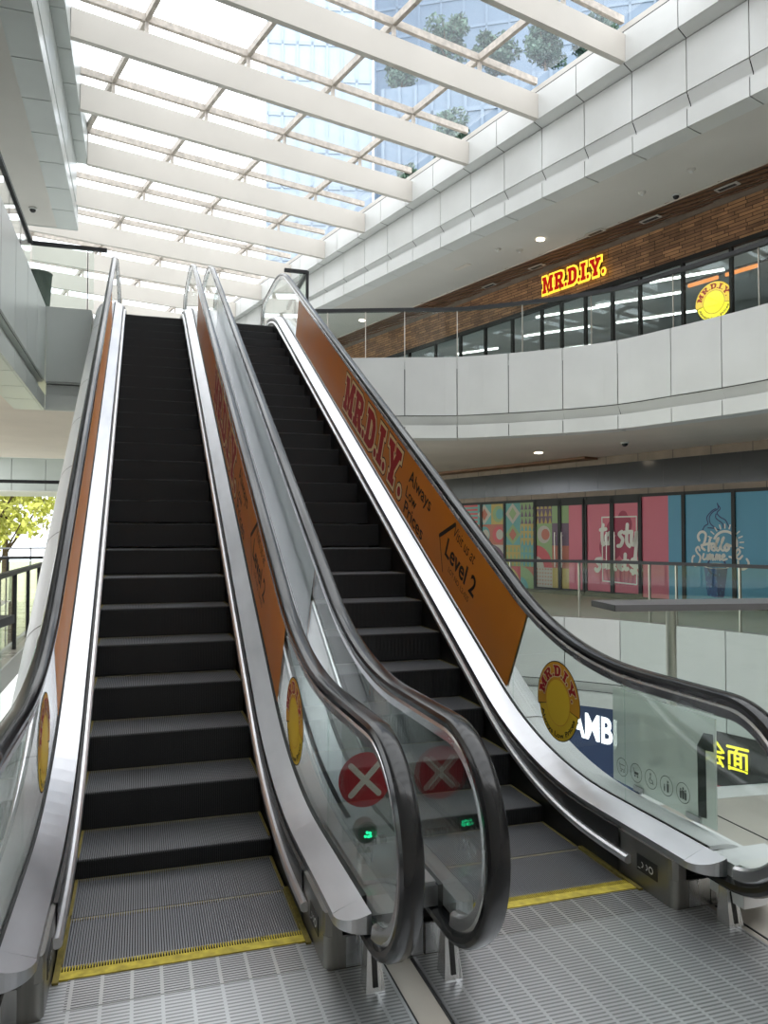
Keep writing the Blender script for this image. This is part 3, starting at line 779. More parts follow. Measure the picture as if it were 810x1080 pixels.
mb = MB(); wslab(mb, -.2, 20, s0, s1, lambda q: zb(q)+.68, lambda q: zb(q)+.8); S(mb.obj('ceiling_roof_right', 'soffit'))
# slatted timber strip
mb = MB(); wbox(mb, 2.6, 3.55, s0, s1, 9.50, 9.52, 1)
e = Vector((-.64,.77)).normalized(); eo = e[0]*NX+e[1]*NY; es = e[0]*DX+e[1]*DY
e2 = Vector((-.434,.901)); eo2 = e2[0]*NX+e2[1]*NY; es2 = e2[0]*DX+e2[1]*DY
for k in range(40):
    s = -22+1.32*k
    mb.beam(W(3.52,s,9.325), W(2.6,s+.92/(-eo2)*es2,9.325), .082, .035, 0)
wbox(mb, 2.58, 2.60, s0, s1, 9.28, 9.36, 2)
S(mb.obj('ceiling_slats', ['wood_slat','black','soffit_brown']))
# upper shop wall: brick band, header, glazing
mb = MB()
L3 = [W(3.5,s0,8.22),W(3.5,s1,8.22),W(3.5,s1,9.36),W(3.5,s0,9.36)]
def wallplane(name, o, sa, sb, za, zb_, m):
    """plane in its own local frame so that the procedural texture lies flat on it"""
    me = bpy.data.meshes.new(name); ln = sb-sa
    me.from_pydata([(0,0,0),(ln,0,0),(ln,zb_-za,0),(0,zb_-za,0),(0,0,-.06),(ln,0,-.06),(ln,zb_-za,-.06),(0,zb_-za,-.06)], [], [(0,1,2,3),(4,7,6,5),(0,4,5,1),(1,5,6,2),(2,6,7,3),(3,7,4,0)])
    me.materials.append(MATS[m]); ob = bpy.data.objects.new(name, me); COL.objects.link(ob)
    a = Vector((-DX,-DY,0)); b = Vector((0,0,1)); c = a.cross(b)
    M = Matrix((a,b,c)).transposed().to_4x4(); M.translation = Vector(W(o,sb,za)); ob.matrix_world = M
    return S(ob)
wallplane('wall_right_brick', 3.5, s0, s1, 8.27, 9.2, 'brick')
mb = MB(); wbox(mb, 3.46, 3.6, s0, s1, 9.2, 9.34, 0); wbox(mb, 3.44, 3.58, s0, s1, 8.16, 8.27, 1); wbox(mb, 3.46, 3.56, s0, s1, 5.5, 5.56, 1)
S(mb.obj('trim_6', ['stone_brown','dark_frame']))
ML = [-6.2,-4.9,-3.5,-2.2,-.9,.3,1.55,2.8,4.03,5.25,6.1,7.0,7.85,8.6,9.8,11.0,12.2,13.5,15,17,20,24]
for i, (a, b) in enumerate(zip(ML, ML[1:])):
    mb = MB(); wbox(mb, 3.50, 3.512, a+.03, b-.03, 5.56, 8.16); wn = S(mb.obj('window_%d' % (i+1), 'glass_store'))
    mb = MB(); wbox(mb, 3.46, 3.56, a-.035, a+.035, 5.5, 8.2); mb.obj('window_frame', 'dark_frame', wn)
# store interior behind the upper glazing
mb = MB(); wbox(mb, 10.5, 10.6, s0, s1, 5.5, 9.3, 0); S(mb.obj('wall_store_back', 'store_wall'))
mb = MB(); wbox(mb, 3.6, 10.6, s0, s1, 8.75, 8.8, 0); S(mb.obj('ceiling_store', 'store_wall'))
for k, (s, o, ln) in enumerate([(5.6,4.4,1.8),(7.8,4.9,2.4),(9.6,4.3,2.2),(8.6,6.8,2.4),(11.4,5.6,2.2),(14.6,5.4,1.6),(12.8,7.6,2.0)]):
    a = W(o,s,8.3); b = (a[0]-e[0]*ln, a[1]-e[1]*ln, 8.3)
    t = thing('tube_light', 'white tube light hanging inside the upper store', 'light', a, 'tube lights inside the upper store')
    mb = MB(); mb.beam(a, b, .06, .05); mb.obj('tube', 'tube', t)
    mb = MB(); mb.beam((a[0],a[1],8.35), (b[0],b[1],8.35), .10, .05); mb.obj('housing', 'frame_white', t)
for k, (s, o) in enumerate([(3.2,7.2),(5.2,7.8),(7.2,7.6),(9.2,8.4),(1.0,7.6),(11.2,8.6),(13.2,8.8),(15.2,9.0)]):
    t = thing('shelf_unit', 'stocked steel shelf unit inside the upper store', 'shelf', W(o,s,5.5), 'shelf units inside the upper store')
    mb = MB(); wbox(mb, o, o+.03, s-.8, s+.8, 5.5, 7.7)
    for z in (5.6,6.1,6.6,7.1,7.65): wbox(mb, o-.4, o, s-.8, s+.8, z, z+.03)
    for q in (-.8,.77): wbox(mb, o-.4, o, s+q, s+q+.03, 5.5, 7.7)
    mb.obj('rack', 'dark_frame', t)
    mb = MB(); rr = random.Random(k)
    for z in (5.63,6.13,6.63,7.13):
        q = -.75
        while q < .65:
            wd = rr.uniform(.08,.2); wbox(mb, o-.36, o-.05, s+q, s+q+wd, z, z+rr.uniform(.2,.4), rr.randrange(5)); q += wd+.02
    g = mb.obj('boxed_goods', ['p_teal','p_cream','navy_mid','p_yellow','p_coral'], t); g['kind'] = 'stuff'
t = thing('strip_light', 'warm orange strip light along the head of the upper shop window', 'light', W(4.4,2,8.0))
mb = MB()
for q_ in (.3,1.5,2.7,3.7): wbox(mb, 4.4, 4.46, q_, q_+.8, 7.87, 7.95)
mb.obj('diffuser', 'strip_orange', t)
mb = MB(); wbox(mb, 4.38, 4.48, .2, 4.6, 7.97, 8.0); mb.obj('housing', 'dark_frame', t)
# lit letters on the brick band
AW = (-DX,-DY,0)
t = thing('shop_sign', 'illuminated red letters with yellow edges on the brick band', 'sign', W(3.42,7.3,8.5))
A = Art(); word_art(A, 'MR.D.I.Y.', 0, 2.2, 0, .47, [(1.3,'sign_yellow_lit',0),(0,'sign_red_lit',8)])
A.obj('lettering', W(3.40,8.44,8.53), AW, (0,0,1), t, .003, .02)
letters, WW = slab_word('MR.D.I.Y.')
for ch, off, sp in letters:
    if ch == '.': continue
    mb = MB(); x0 = off/WW*2.2; x1 = (off+GL[ch][0])/WW*2.2
    V, Fc = curve_fill(sp); sx_ = 2.2/WW; Oo = Vector(W(3.40,8.44,8.53)); Av = Vector(AW); Nv = Vector((NX,NY,0))
    rim = sp[0]; k = len(rim); VV = []
    for dpt in (-.018, .09): VV += [Oo+Av*(px*sx_)+Vector((0,0,py*.047))+Nv*dpt for px,py in rim]
    mk('letter_return', VV, [(i,(i+1)%k,k+(i+1)%k,k+i) for i in range(k)], 'sign_black', t)
t = thing('round_sign', 'round yellow illuminated sign behind the upper shop glass', 'sign', W(3.56,3.28,7.05))
roundel(.48, True).obj('disc_face', W(3.58,3.28,7.05), AW, (0,0,1), t, .003, .003)
V = []; k = 40
for o_ in (3.58, 3.66): V += [(*Vector(W(o_,3.28,7.05))[:2],0)] and [tuple(Vector(W(o_,3.28,7.05))+Vector(AW)*(.46*math.cos(2*PI*i/k))+Vector((0,0,.46*math.sin(2*PI*i/k)))) for i in range(k)]
mk('sign_case', V, [(i,(i+1)%k,k+(i+1)%k,k+i) for i in range(k)]+[tuple(range(k,2*k))], 'sign_black', t)

# lower shop wall
OL = 3.85
mb = MB(); wbox(mb, OL-.02, OL+.2, s0, s1, 2.72, 2.86, 0); wbox(mb, OL-.02, OL+.2, s0, s1, 3.56, 3.80, 0)
wbox(mb, OL, OL+.2, s0, s1, 2.86, 3.56, 1); wbox(mb, OL-.03, OL+.06, s0, s1, 2.64, 2.72, 2); wbox(mb, OL-.03, OL+.06, s0, s1, 0, .09, 2)
for k in range(40):
    s = -10+1.02*k; wbox(mb, OL-.023, OL, s, s+.012, 2.72, 2.86, 3); wbox(mb, OL-.023, OL, s+.3, s+.312, 3.56, 3.8, 3); wbox(mb, OL-.002, OL, s+.6, s+.606, 2.86, 3.56, 3)
S(mb.obj('wall_right', ['stone_brown','band_glass','dark_frame','panel_gap']))
mb = MB(); wbox(mb, 3.3, 3.84, 6.9, 26, F2-1.80, F2-1.735); S(mb.obj('trim_7', 'wood_slat'))
# panes: (s0,s1,door?)
panes = [(-3,-1.6,0),(-1.6,-.1,0),(-.1,1.45,0),(1.45,3.03,0),(3.03,4.32,0),(4.32,5.56,0),(5.56,6.45,1),(6.45,7.36,1),(7.39,8.28,1),(8.28,9.25,1),(9.25,10.53,0),(10.53,11.6,0),(11.6,12.9,0),(12.9,14.2,0)]
for i, (a, b, dr) in enumerate(panes):
    mb = MB(); wbox(mb, OL+.0, OL+.012, a+.02, b-.02, .09, 2.64)
    wn = S(mb.obj('door_%d' % (i+1) if dr else 'window_%d' % (i+40), 'glass_store'))
    mb = MB(); wv = .06 if dr else .045
    wbox(mb, OL-.04, OL+.05, a-.0, a+wv, .0, 2.70); wbox(mb, OL-.04, OL+.05, b-wv, b, .0, 2.70)
    if dr: wbox(mb, OL-.04, OL+.05, a, b, 2.50, 2.64); wbox(mb, OL-.04, OL+.05, a, b, .0, .16)
    mb.obj('door_frame' if dr else 'window_frame', 'dark_frame', wn)
    if dr:
        mb = MB(); hs_ = a+.13 if i in (7,9) else b-.13
        mb.tube(W(OL-.09,hs_,.75), W(OL-.09,hs_,1.75), .014, 10); mb.tube(W(OL-.09,hs_,.85), W(OL-.03,hs_,.85), .009, 8); mb.tube(W(OL-.09,hs_,1.65), W(OL-.03,hs_,1.65), .009, 8)
        mb.obj('pull_handle', 'post_steel', wn)
def wfilm(name, label, art, s_left, lift=.004):
    o = art.obj(name, W(OL-.001,s_left,0), AW, (0,0,1), None, .0015, lift); tag(o, label, 'window film'); return o
# blue film with drawn cup and lettering
A = Art(); A.rect(0, 7.2, .09, 2.64, 'blue_film', 0)
def hx(X): return 4.75 - (3.975-(735-(720+X/9))*-(3.975-2.457)/65*1.0) if False else 4.75-(3.975-((720+X/9)-735)*.02335)
def hy(Y): return 1.65-((520+Y/9)-565)*.0222
def HR(pts, w_, mat, ly=3): A.add(ribbon([(hx(x),hy(y)) for x,y in pts], w_), mat, ly)
A.poly([(hx(205),hy(705)),(hx(235),hy(970)),(hx(310),hy(990)),(hx(395),hy(985)),(hx(435),hy(705))], 'navy_mid', 1)
A.poly([(hx(330),hy(705)),(hx(335),hy(985)),(hx(395),hy(985)),(hx(435),hy(705))], 'navy', 2)
rr = random.Random(3)
for k in range(60):
    x = rr.uniform(225,415); y = rr.uniform(735,965); HR([(x,y),(x+rr.uniform(-9,9),y+rr.uniform(5,22))], .012, rr.choice(['navy','blue_film','navy']), 3)
A.add(ring(hx(330),hy(690),.20,.245,0,2*PI,40), 'navy', 2)
V, Fc = ring(0,0,.30,.345,0,2*PI,48); A.add(([(hx(330)+v[0],hy(690)+v[1]*.20) for v in V], Fc), 'cream_white', 4)
for pts in ([(345,100),(350,150),(300,180),(265,230),(275,290),(320,330)],[(345,110),(370,150),(340,190),(370,230),(420,260),(450,320)],[(330,150),(290,170),(240,230),(250,290),(220,310),(195,350)],[(330,200),(330,240),(390,290),(400,330)],[(250,330),(310,335),(360,350)]):
    HR(pts, .028, 'navy', 1)
WL = .062
for pts in ([(162,450),(150,410),(170,375),(205,368),(228,392),(222,440),(205,490),(188,500),(190,520),(215,540)],[(270,435),(258,490),(255,548)],[(185,498),(240,485),(300,480)],
            [(285,522),(312,500),(308,478),(286,490),(282,530),(310,545),(335,520)],[(315,520),(350,445),(352,425),(335,450),(325,520),(345,545),(370,520)],[(360,520),(400,440),(402,420),(385,450),(375,520),(395,545),(420,520)],
            [(430,485),(408,515),(425,545),(452,520),(432,487),(470,500)],
            [(165,545),(152,512),(128,535),(140,570),(170,605),(160,660),(120,695),(88,665),(95,610),(110,600)],
            [(205,580),(195,620),(215,632),(238,610),(242,580),(240,630)],[(250,632),(262,585),(275,590),(268,632),(285,590),(298,592),(292,632),(308,625)],[(318,632),(330,585),(342,590),(336,632),(352,590),(366,592),(360,632),(376,625)],
            [(385,612),(410,598),(400,580),(386,600),(392,632),(430,622)],[(455,600),(480,610),(500,640),(515,560),(540,528),(552,560),(520,600),(545,620),(575,590)],[(535,640),(540,690),(575,712),(615,695),(632,655),(615,618)]):
    HR(pts, WL*(.8 if pts[0][1] > 500 else 1), 'cream_white', 5)
V, Fc = ring(hx(415), hy(480), .255, .315, math.radians(20), math.radians(160), 30); A.add((V,Fc), 'cream_white', 4)
V, Fc = ring(hx(415), hy(480), .255, .315, math.radians(-15), math.radians(22), 12); A.add((V,Fc), 'cream_white', 4)
for k in range(11):
    a = math.radians(-12+17*k); r0, r1 = .36, .45
    A.add(ribbon([(hx(415)+r0*math.cos(a),hy(480)+r0*math.sin(a)),(hx(415)+r1*math.cos(a),hy(480)+r1*math.sin(a))], .032, False), 'cream_white', 4)
wfilm('window_film', 'blue window film with a white sun lettering over a drawn drinks cup', A, 4.75)
A = Art(); A.rect(0, 5.56-4.75, .09, 2.64, 'pink', 0); wfilm('window_film', 'plain pink window film between the blue film and the shop doors', A, 5.56)
# double doors in deep pink with drawn cup cake and brush lettering
A = Art(); A.rect(0, 1.80, .09, 2.64, 'pink', 0)
def tx(X): return 7.36-(7.10-(X/12)*.0299)
def ty(Y): return 2.087-((530+Y/12)-548)*.0262
def TR(pts, w_, mat, ly=3, sm=True): A.add(ribbon([(tx(x),ty(y)) for x,y in pts], w_, sm), mat, ly)
for cx_, cy_, r_ in ((230,560,.36),(470,560,.36),(330,380,.40),(400,280,.28),(400,180,.14)): A.add(disc(tx(cx_),ty(cy_),r_,30), 'pink_deep', 1)
A.poly([(tx(140),ty(760)),(tx(200),ty(1010)),(tx(520),ty(1010)),(tx(580),ty(760))], 'pink_mid', 1)
for k in range(7): TR([(170+62*k,770),(215+48*k,1000)], .035, 'pink_deep', 2, False)
for pts in ([(125,190),(570,190)],[(125,190),(130,970)],[(570,190),(565,990)],[(130,970),(565,990)]): TR(pts, .035, 'cream_white', 3, False)
for pts in ([(140,285),(125,400),(135,520),(165,505)],[(105,345),(175,335)],[(235,380),(180,420),(185,500),(225,500),(240,390),(245,520),(275,500)],[(385,370),(350,400),(395,460),(370,530),(335,540)],[(455,285),(445,480),(480,540)],[(415,380),(490,370)],[(510,370),(505,500),(545,510),(570,365),(560,560),(545,680),(515,700)],
            [(110,700),(40,720),(95,790),(60,850),(35,830)],[(140,740),(150,800),(180,760),(205,805),(235,735)],[(265,790),(290,760),(270,740),(260,790),(300,820)],[(345,790),(372,760),(350,740),(340,790),(385,820)],[(425,640),(420,800),(455,810)],[(395,725),(460,718)],[(540,700),(490,740),(550,800),(520,860)],[(600,720),(560,760),(620,810),(600,870)],[(500,830),(560,850)]):
    TR(pts, .105, 'cream_white', 4)
wfilm('window_film', 'pink window film with brush lettering over a drawn cupcake on the double doors', A, 7.36)
# geometric patchwork film
A = Art(); T0 = 13.0; A.rect(0, T0-7.39, .09, 2.64, 'p_red', 0); A.rect(T0-7.95, T0-7.39, .09, 2.64, 'pink', 4)
rr = random.Random(11); pal = ['p_teal','p_yellow','p_red','p_cream','p_purple','p_green','p_coral']; c = .64
for iy in range(4):
    for ix in range(9):
        x = ix*c-.70; y = .09+iy*.638; x0_ = max(x,0); x1_ = min(x+c, T0-7.95)
        if x1_-x0_ < .1: continue
        bgc, fg, f2 = rr.sample(pal, 3); A.rect(x0_, x1_, y, y+.638, bgc, 1)
        if x < 0 or x+c > T0-7.95: continue
        h = c/2; k = rr.randrange(7); cx_, cy_ = x+h, y+h
        if k == 0: A.add(disc(cx_,cy_,h*.8,28), fg, 2); A.add(disc(cx_+h*.2,cy_,h*.5,24), f2, 3)
        elif k == 1: A.poly([(x,y+h),(x+h,y),(x+c,y+h),(x+h,y+c)], fg, 2); A.poly([(x+h*.5,y+h),(x+h,y+h*.4),(x+h*1.5,y+h),(x+h,y+h*1.6)], f2, 3)
        elif k == 2:
            for j in range(5): A.rect(x, x+c, y+j*c/5, y+j*c/5+c/10, fg, 2)
        elif k == 3:
            for j in range(4):
                for m_ in range(3): A.poly([(x+.02+j*c/4,y+m_*c/3),(x+j*c/4+c/4-.02,y+m_*c/3),(x+(j+.5)*c/4,y+m_*c/3+c/3.4)], fg, 2)
        elif k == 4: A.add(ring(x,y,0.001,c,0,PI/2,20), fg, 2); A.add(ring(x,y,0.001,c*.5,0,PI/2,20), f2, 3)
        elif k == 5:
            for j in range(6):
                for m_ in range(6): A.add(disc(x+(j+.5)*c/6,y+(m_+.5)*c/6,.022,8), fg, 2)
        else: A.add(disc(cx_,cy_+h*.2,h*.55,24), fg, 2); A.poly([(cx_-h*.5,cy_),(cx_+h*.5,cy_),(cx_,cy_-h*.85)], f2, 3)
wfilm('window_film', 'patchwork window film of geometric shapes left of the pink doors', A, T0)

# basement shop fronts seen through the well
mb = MB(); wbox(mb, 1.5, 1.6, -14, 30, -5.5, -1.7, 0); S(mb.obj('wall_basement', 'wall_paint'))
t = thing('lit_sign', 'white illuminated letters on the dark shop fascia one floor below', 'sign', W(1.4,5,-2.8))
mb = MB(); wbox(mb, 1.36, 1.5, 3.9, 8.2, -4.3, -2.05); mb.obj('sign_box', 'navy', t)
A = Art(); A.add(fit(text_fill('AMBI',1,.03), 0, 1.35, 0, .60), 'sign_white_lit', 0); A.obj('lettering', W(1.355,5.72,-3.05), AW, (0,0,1), t, .002, .004)
t = thing('lit_sign', 'yellow illuminated characters on the dark shop fascia one floor below', 'sign', W(1.4,1.8,-2.8))
mb = MB(); wbox(mb, 1.36, 1.5, -1.5, 3.6, -3.25, -2.20); mb.obj('sign_box', 'rail_dark', t)
A = Art(); hB = .45
def CJ(strokes, ox, w_=.052):
    for st in strokes: A.add(ribbon([(ox+x*hB, y*hB) for x,y in st], w_, False), 'sign_lemon_lit', 0)
CJ([[(.18,.98),(.05,.72),(.2,.70)],[(.28,.80),(.06,.45),(.28,.48)],[(.04,.12),(.30,.25)],[(.64,.98),(.36,.62)],[(.64,.98),(.95,.62)],[(.46,.58),(.84,.58)],[(.38,.38),(.94,.38)],[(.62,.36),(.46,.08),(.86,.12)],[(.76,.26),(.92,.02)]], 0)
CJ([[(.04,.94),(.96,.94)],[(.50,.92),(.40,.74)],[(.12,.72),(.12,.0)],[(.12,.72),(.90,.72)],[(.90,.72),(.90,.0)],[(.12,.04),(.90,.04)],[(.38,.70),(.38,.06)],[(.64,.70),(.64,.06)],[(.40,.50),(.62,.50)],[(.40,.28),(.62,.28)]], hB*1.1)
A.obj('lettering', W(1.355,2.25,-2.86), AW, (0,0,1), t, .002, .004)
mb = MB(); wbox(mb, 1.44, 1.5, .6, 2.3, -3.5, -3.26); o = mb.obj('light_strip', 'pink_mid', t)

# ------------------------------------------------------------------ roof
def zr(s, o): return 12.02-.0350*s-.017*o
bx, by = -.9733, -.2296                                   # direction of the roof beams, right to left
for k in range(-6, 14):
    s = 2.79+2.358*k; o0 = -.25
    a = Vector(W(o0,s,0)); L = (a.x+1.345)/.9733; b = a + Vector((bx,by,0))*L
    if b.y > 20.6: L += 5.6; b = a + Vector((bx,by,0))*L
    ob_ = (b.x-P0[0])*NX+(b.y-P0[1])*NY; sb_ = (b.x-P0[0])*DX+(b.y-P0[1])*DY
    h = .56
    mb = MB(); mb.beam((a.x,a.y,zb(s)+h/2), (b.x,b.y,zb(s)+.11+h/2), .13, h)
    bm = S(mb.obj('roof_beam', 'beam_paint'))
    mb = MB(); mb.beam((a.x,a.y,zr(s,o0)), (b.x,b.y,zr(s,o0)+.11), .09, .145); mb.obj('glazing_transom', 'mullion', bm)
    mb = MB()
    for om in (-8.11,-6.0,-4.0,-1.85):
        f = (om-o0)/(ob_-o0); q = a+(b-a)*f; z = zb(s)+.11*f+h; mb.beam((q.x,q.y,z-.02), (q.x,q.y,z+.28), .07, .07, 0, (bx,by,0))
    mb.obj('support_post', 'mullion', bm)
for i, om in enumerate((-10.1,-8.11,-6.0,-4.0,-1.85)):
    mb = MB(); mb.beam(W(om,-14,zr(-14,om)), W(om,36,zr(36,om)), .09, .15); S(mb.obj('trim_%d' % (20+i), 'mullion'))
V = [W(-.25,-14,zr(-14,-.25)+.07),W(-.25,36,zr(36,-.25)+.07),W(-13.5,36,zr(36,-13.5)+.07),W(-13.5,-14,zr(-14,-13.5)+.07)]
mk('window_roof', V, [(0,1,2,3)], 'glass_roof', kind='structure')

# ------------------------------------------------------------------ left side of the atrium
JL = [13.927-1.08*k for k in range(0, 19)]
def lpanels(mb, x, F, ys, ledge=True):
    """galleries edge seen from the void on its right: panels facing +x"""
    for b, a in zip(ys, ys[1:]):
        a1, b1 = a+.011, b-.011
        mb.box((x-.03,a1,F-1.26),(x,b1,F)); mb.box((x-.13,a1,F-1.47),(x-.10,b1,F-1.30)); mb.box((x-.03,a1,F-1.75),(x,b1,F-1.49))
        mb.box((x-.46,a1,F-1.756),(x-.03,b1,F-1.742))
    mb.box((x-.05,ys[-1],F-1.24),(x-.035,ys[0]-.03,F-.005),1); mb.box((x-.05,ys[-1],F-1.74),(x-.035,ys[0]-.03,F-1.5),1); mb.box((x-.15,ys[-1],F-1.5),(x-.135,ys[0]-.03,F-1.24),1); mb.box((x-.13,ys[-1],F-1.285),(x-.034,ys[0]-.03,F-1.266),0); mb.box((x-.13,ys[-1],F-1.492),(x-.02,ys[0]-.03,F-1.47),0)
mb = MB(); lpanels(mb, -1.546, F2, JL)
for a, b in ((-1.54,-.83),(2.78,2.95)):
    mb.box((a,13.927,F2-1.26),(b,13.957,F2)); mb.box((a,14.03,F2-1.47),(b,14.06,F2-1.30)); mb.box((a,13.927,F2-1.75),(b,13.957,F2-1.49)); mb.box((a,13.96,F2-1.24),(b,13.975,F2-.01),1); mb.box((a,13.96,F2-1.74),(b,13.975,F2-1.5),1); mb.box((a,14.062,F2-1.5),(b,14.075,F2-1.24),1)
    mb.box((a,13.96,F2-1.285),(b,14.06,F2-1.264),0)
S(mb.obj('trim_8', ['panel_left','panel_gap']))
slab('floor_upper_left', [(-1.58,-6),(-1.58,13.97),(-1.5,13.97),(-1.5,44),(-7,44),(-7,-6)], F2-.25, F2-.004, 'floor_light')
slab('ceiling_lower_left', [(-2.0,-6),(-2.0,14.06),(2.9,14.06),(2.9,22.8),(-7,22.8),(-7,-6)], F2-1.735, F2-1.70, 'soffit_brown')
# third storey edge with its projecting top ledge
J3 = [20.4-1.2*k for k in range(0, 22)]
mb = MB()
for b, a in zip(J3, J3[1:]):
    a1, b1 = a+.011, b-.011; x = -1.55
    mb.box((x-.03,a1,9.26),(x,b1,9.62)); mb.box((x-.48,a1,9.25),(x-.01,b1,9.262)); mb.box((x-.13,a1,9.68),(x-.10,b1,9.93)); mb.box((x-.08,a1,9.97),(x-.05,b1,10.95))
    mb.box((x-.05,a1,10.955),(-1.34,b1,10.975)); mb.box((-1.37,a1,10.975),(-1.34,b1,12.2))
mb.box((-1.60,J3[-1],9.27),(-1.585,20.38,9.61),1); mb.box((-2.02,J3[-1],9.2625),(-1.60,20.38,9.268),1); mb.box((-1.70,J3[-1],9.6),(-1.685,20.38,12.2),1); mb.box((-1.645,J3[-1],9.98),(-1.632,20.38,10.94),1)
mb.box((-1.68,J3[-1],9.60),(-1.57,20.38,9.625),0); mb.box((-1.68,J3[-1],9.962),(-1.605,20.38,9.969),0); mb.box((-1.64,J3[-1],10.98),(-1.36,20.38,10.99),1)
mb.box((-2.03,20.37,9.25),(-1.56,20.4,9.9)); mb.box((-7,20.37,9.25),(-2.03,20.4,9.9)); mb.box((-7,20.42,9.9),(-1.62,20.45,12.2)); mb.box((-1.62,20.30,10.96),(-1.34,20.4,12.2))
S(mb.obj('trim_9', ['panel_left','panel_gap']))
mb = MB(); mb.box((-7,-6,9.262),(-2.02,20.37,9.29)); S(mb.obj('ceiling_upper_left', 'soffit'))
mb = MB(); mb.box((-7,-6,12.2),(-1.35,20.4,12.3)); S(mb.obj('ceiling_roof_left', 'soffit'))
mb = MB(); mb.box((-7.1,-6,F2),(-7,44,12.2)); mb.box((-14.1,-6,-.2),(-14,1.0,F2)); S(mb.obj('wall_left', 'wall_paint'))
mb = MB(); mb.box((-14,-6.1,-5.5),(26,-6,13)); S(mb.obj('wall_back', 'wall_paint'))
mb = MB(); mb.box((-7,44,F2),(26,44.1,10.4)); S(mb.obj('wall_far', 'panel_white'))
mb = MB()
mb.box((26,-6,-5.5),(26.1,44,12.2)); S(mb.obj('wall_right_outer', 'wall_paint'))
# far gallery across the court, seen low on the left
mb = MB()
for k in range(26):
    a = -26+1.45*k; mb.box((a+.012,39.0,F2-1.26),(a+1.44,39.05,F2)); mb.box((a+.012,39.05,F2-1.75),(a+1.44,39.10,F2-1.42))
mb.box((-26,39.12,F2-1.74),(11.7,39.16,F2-.02),1); mb.box((-26,39.0,F2-1.80),(11.7,44,F2-1.75),2); mb.box((-26,39.05,F2-.3),(11.7,44,F2-.01),2)
S(mb.obj('trim_10', ['panel_left','panel_gap','wall_paint']))

# ------------------------------------------------------------------ balustrades
def balustrade(label, pts, F, posts, railm='rail_dark', rw=.07, rh=.06, H=1.10, joints=None, postm='post_steel', group=None, pw=.03, base=0.02):
    """pts plan polyline; posts/joints: indices of points with a post"""
    c = pts[0]; t = thing('glass_balustrade', label, 'railing', (c[0],c[1],F), group)
    mb = MB()
    for a, b in zip(pts, pts[1:]): mb.beam((a[0],a[1],F+H-rh/2), (b[0],b[1],F+H-rh/2), rw, rh)
    mb.obj('top_rail', railm, t)
    idx = [i for i in posts]
    for i in idx:
        x, y = pts[i]; mb = MB(); mb.box((x-pw/2,y-pw/2,F),(x+pw/2,y+pw/2,F+H-rh)); mb.obj('post', postm, t)
    cuts = sorted(set([0]+idx+[len(pts)-1]))
    for a, b in zip(cuts, cuts[1:]):
        q = pts[a:b+1]; V = []; Fc = []
        q = [Vector(p) for p in q]; d0 = (q[1]-q[0]).normalized(); d1 = (q[-2]-q[-1]).normalized(); q[0] = q[0]+d0*.02; q[-1] = q[-1]+d1*.02
        for i, p in enumerate(q):
            tn = (q[min(i+1,len(q)-1)]-q[max(i-1,0)]).normalized(); nn = Vector((-tn[1],tn[0]))*.006
            for sgn in (-1,1):
                for z in (F+base, F+H-rh): V.append((p.x+nn.x*sgn, p.y+nn.y*sgn, z))
        for i in range(len(q)-1):
            k = 4*i; Fc += [(k,k+4,k+5,k+1),(k+2,k+3,k+7,k+6),(k+1,k+5,k+7,k+3),(k,k+2,k+6,k+4)]
        e_ = 4*(len(q)-1); Fc += [(0,1,3,2),(e_,e_+2,e_+3,e_+1)]
        mk('glass_pane', V, Fc, 'glass_rail', t)
    return t
RL = side(PCL, .10)
def near_i(P, x, y): return min(range(len(P)), key=lambda i: (P[i][0]-x)**2+(P[i][1]-y)**2)
ips = [near_i(RL,*q) for q in ((3.83,16.21),(4.5,15.98),(5.47,15.7),(6.56,15.13),(7.55,14.4),(8.5,13.5),(9.25,12.0),(9.9,10.3),(10.1,8.5),(10.15,6.6),(10.15,4.2),(10.15,1.8),(10.15,-.6),(10.15,-3))]
i0 = near_i(RL, 3.05, 16.4)
balustrade('curved glass balustrade with a dark rail on the upper white gallery', RL[i0:], F2, [i-i0 for i in ips], pw=.016, rh=.075, rw=.09)
ipl = [near_i(RL,*q) for q in ((3.83,16.21),(5.3,15.7),(6.4,15.25),(7.3,14.7),(8.55,14.05-.2),(9.25,12.9-.3),(9.62,11.9),(9.9,10.7),(10.1,9.1),(10.15,7.5),(10.15,5.4))]
i1 = near_i(RL, 10.15, 4.2)
balustrade('curved glass balustrade with steel posts before the pink and blue shop windows', RL[i0:i1+1], 0, [i-i0 for i in ipl], H=1.16, pw=.035)
balustrade('glass balustrade along the upper left gallery edge', [(-1.80,-5.5+1.08*k) for k in range(18)] + [(-1.80,13.93)], F2, list(range(1,18)), postm='rail_dark', pw=.012)
t = balustrade('glass balustrade with a dark rail beside the head of the left escalator', [(-1.80,13.98),(-.90,13.98),(-.78,13.98)], F2, [1], postm='rail_dark', pw=.015)
mb = MB(); mb.beam((-.78,13.98,F2+1.07),(-.59,13.98,F2+1.07),.07,.06); mb.obj('rail_extension', 'rail_dark', t)
t = balustrade('short glass balustrade at the head of the right escalator', [(2.75,14.02),(2.93,14.02),(2.95,15.3),(3.0,16.4)], F2, [1,2], postm='rail_dark', pw=.05)
mb = MB(); mb.beam((2.50,14.02,F2+1.07),(2.75,14.02,F2+1.07),.07,.06); mb.obj('rail_extension', 'rail_dark', t)
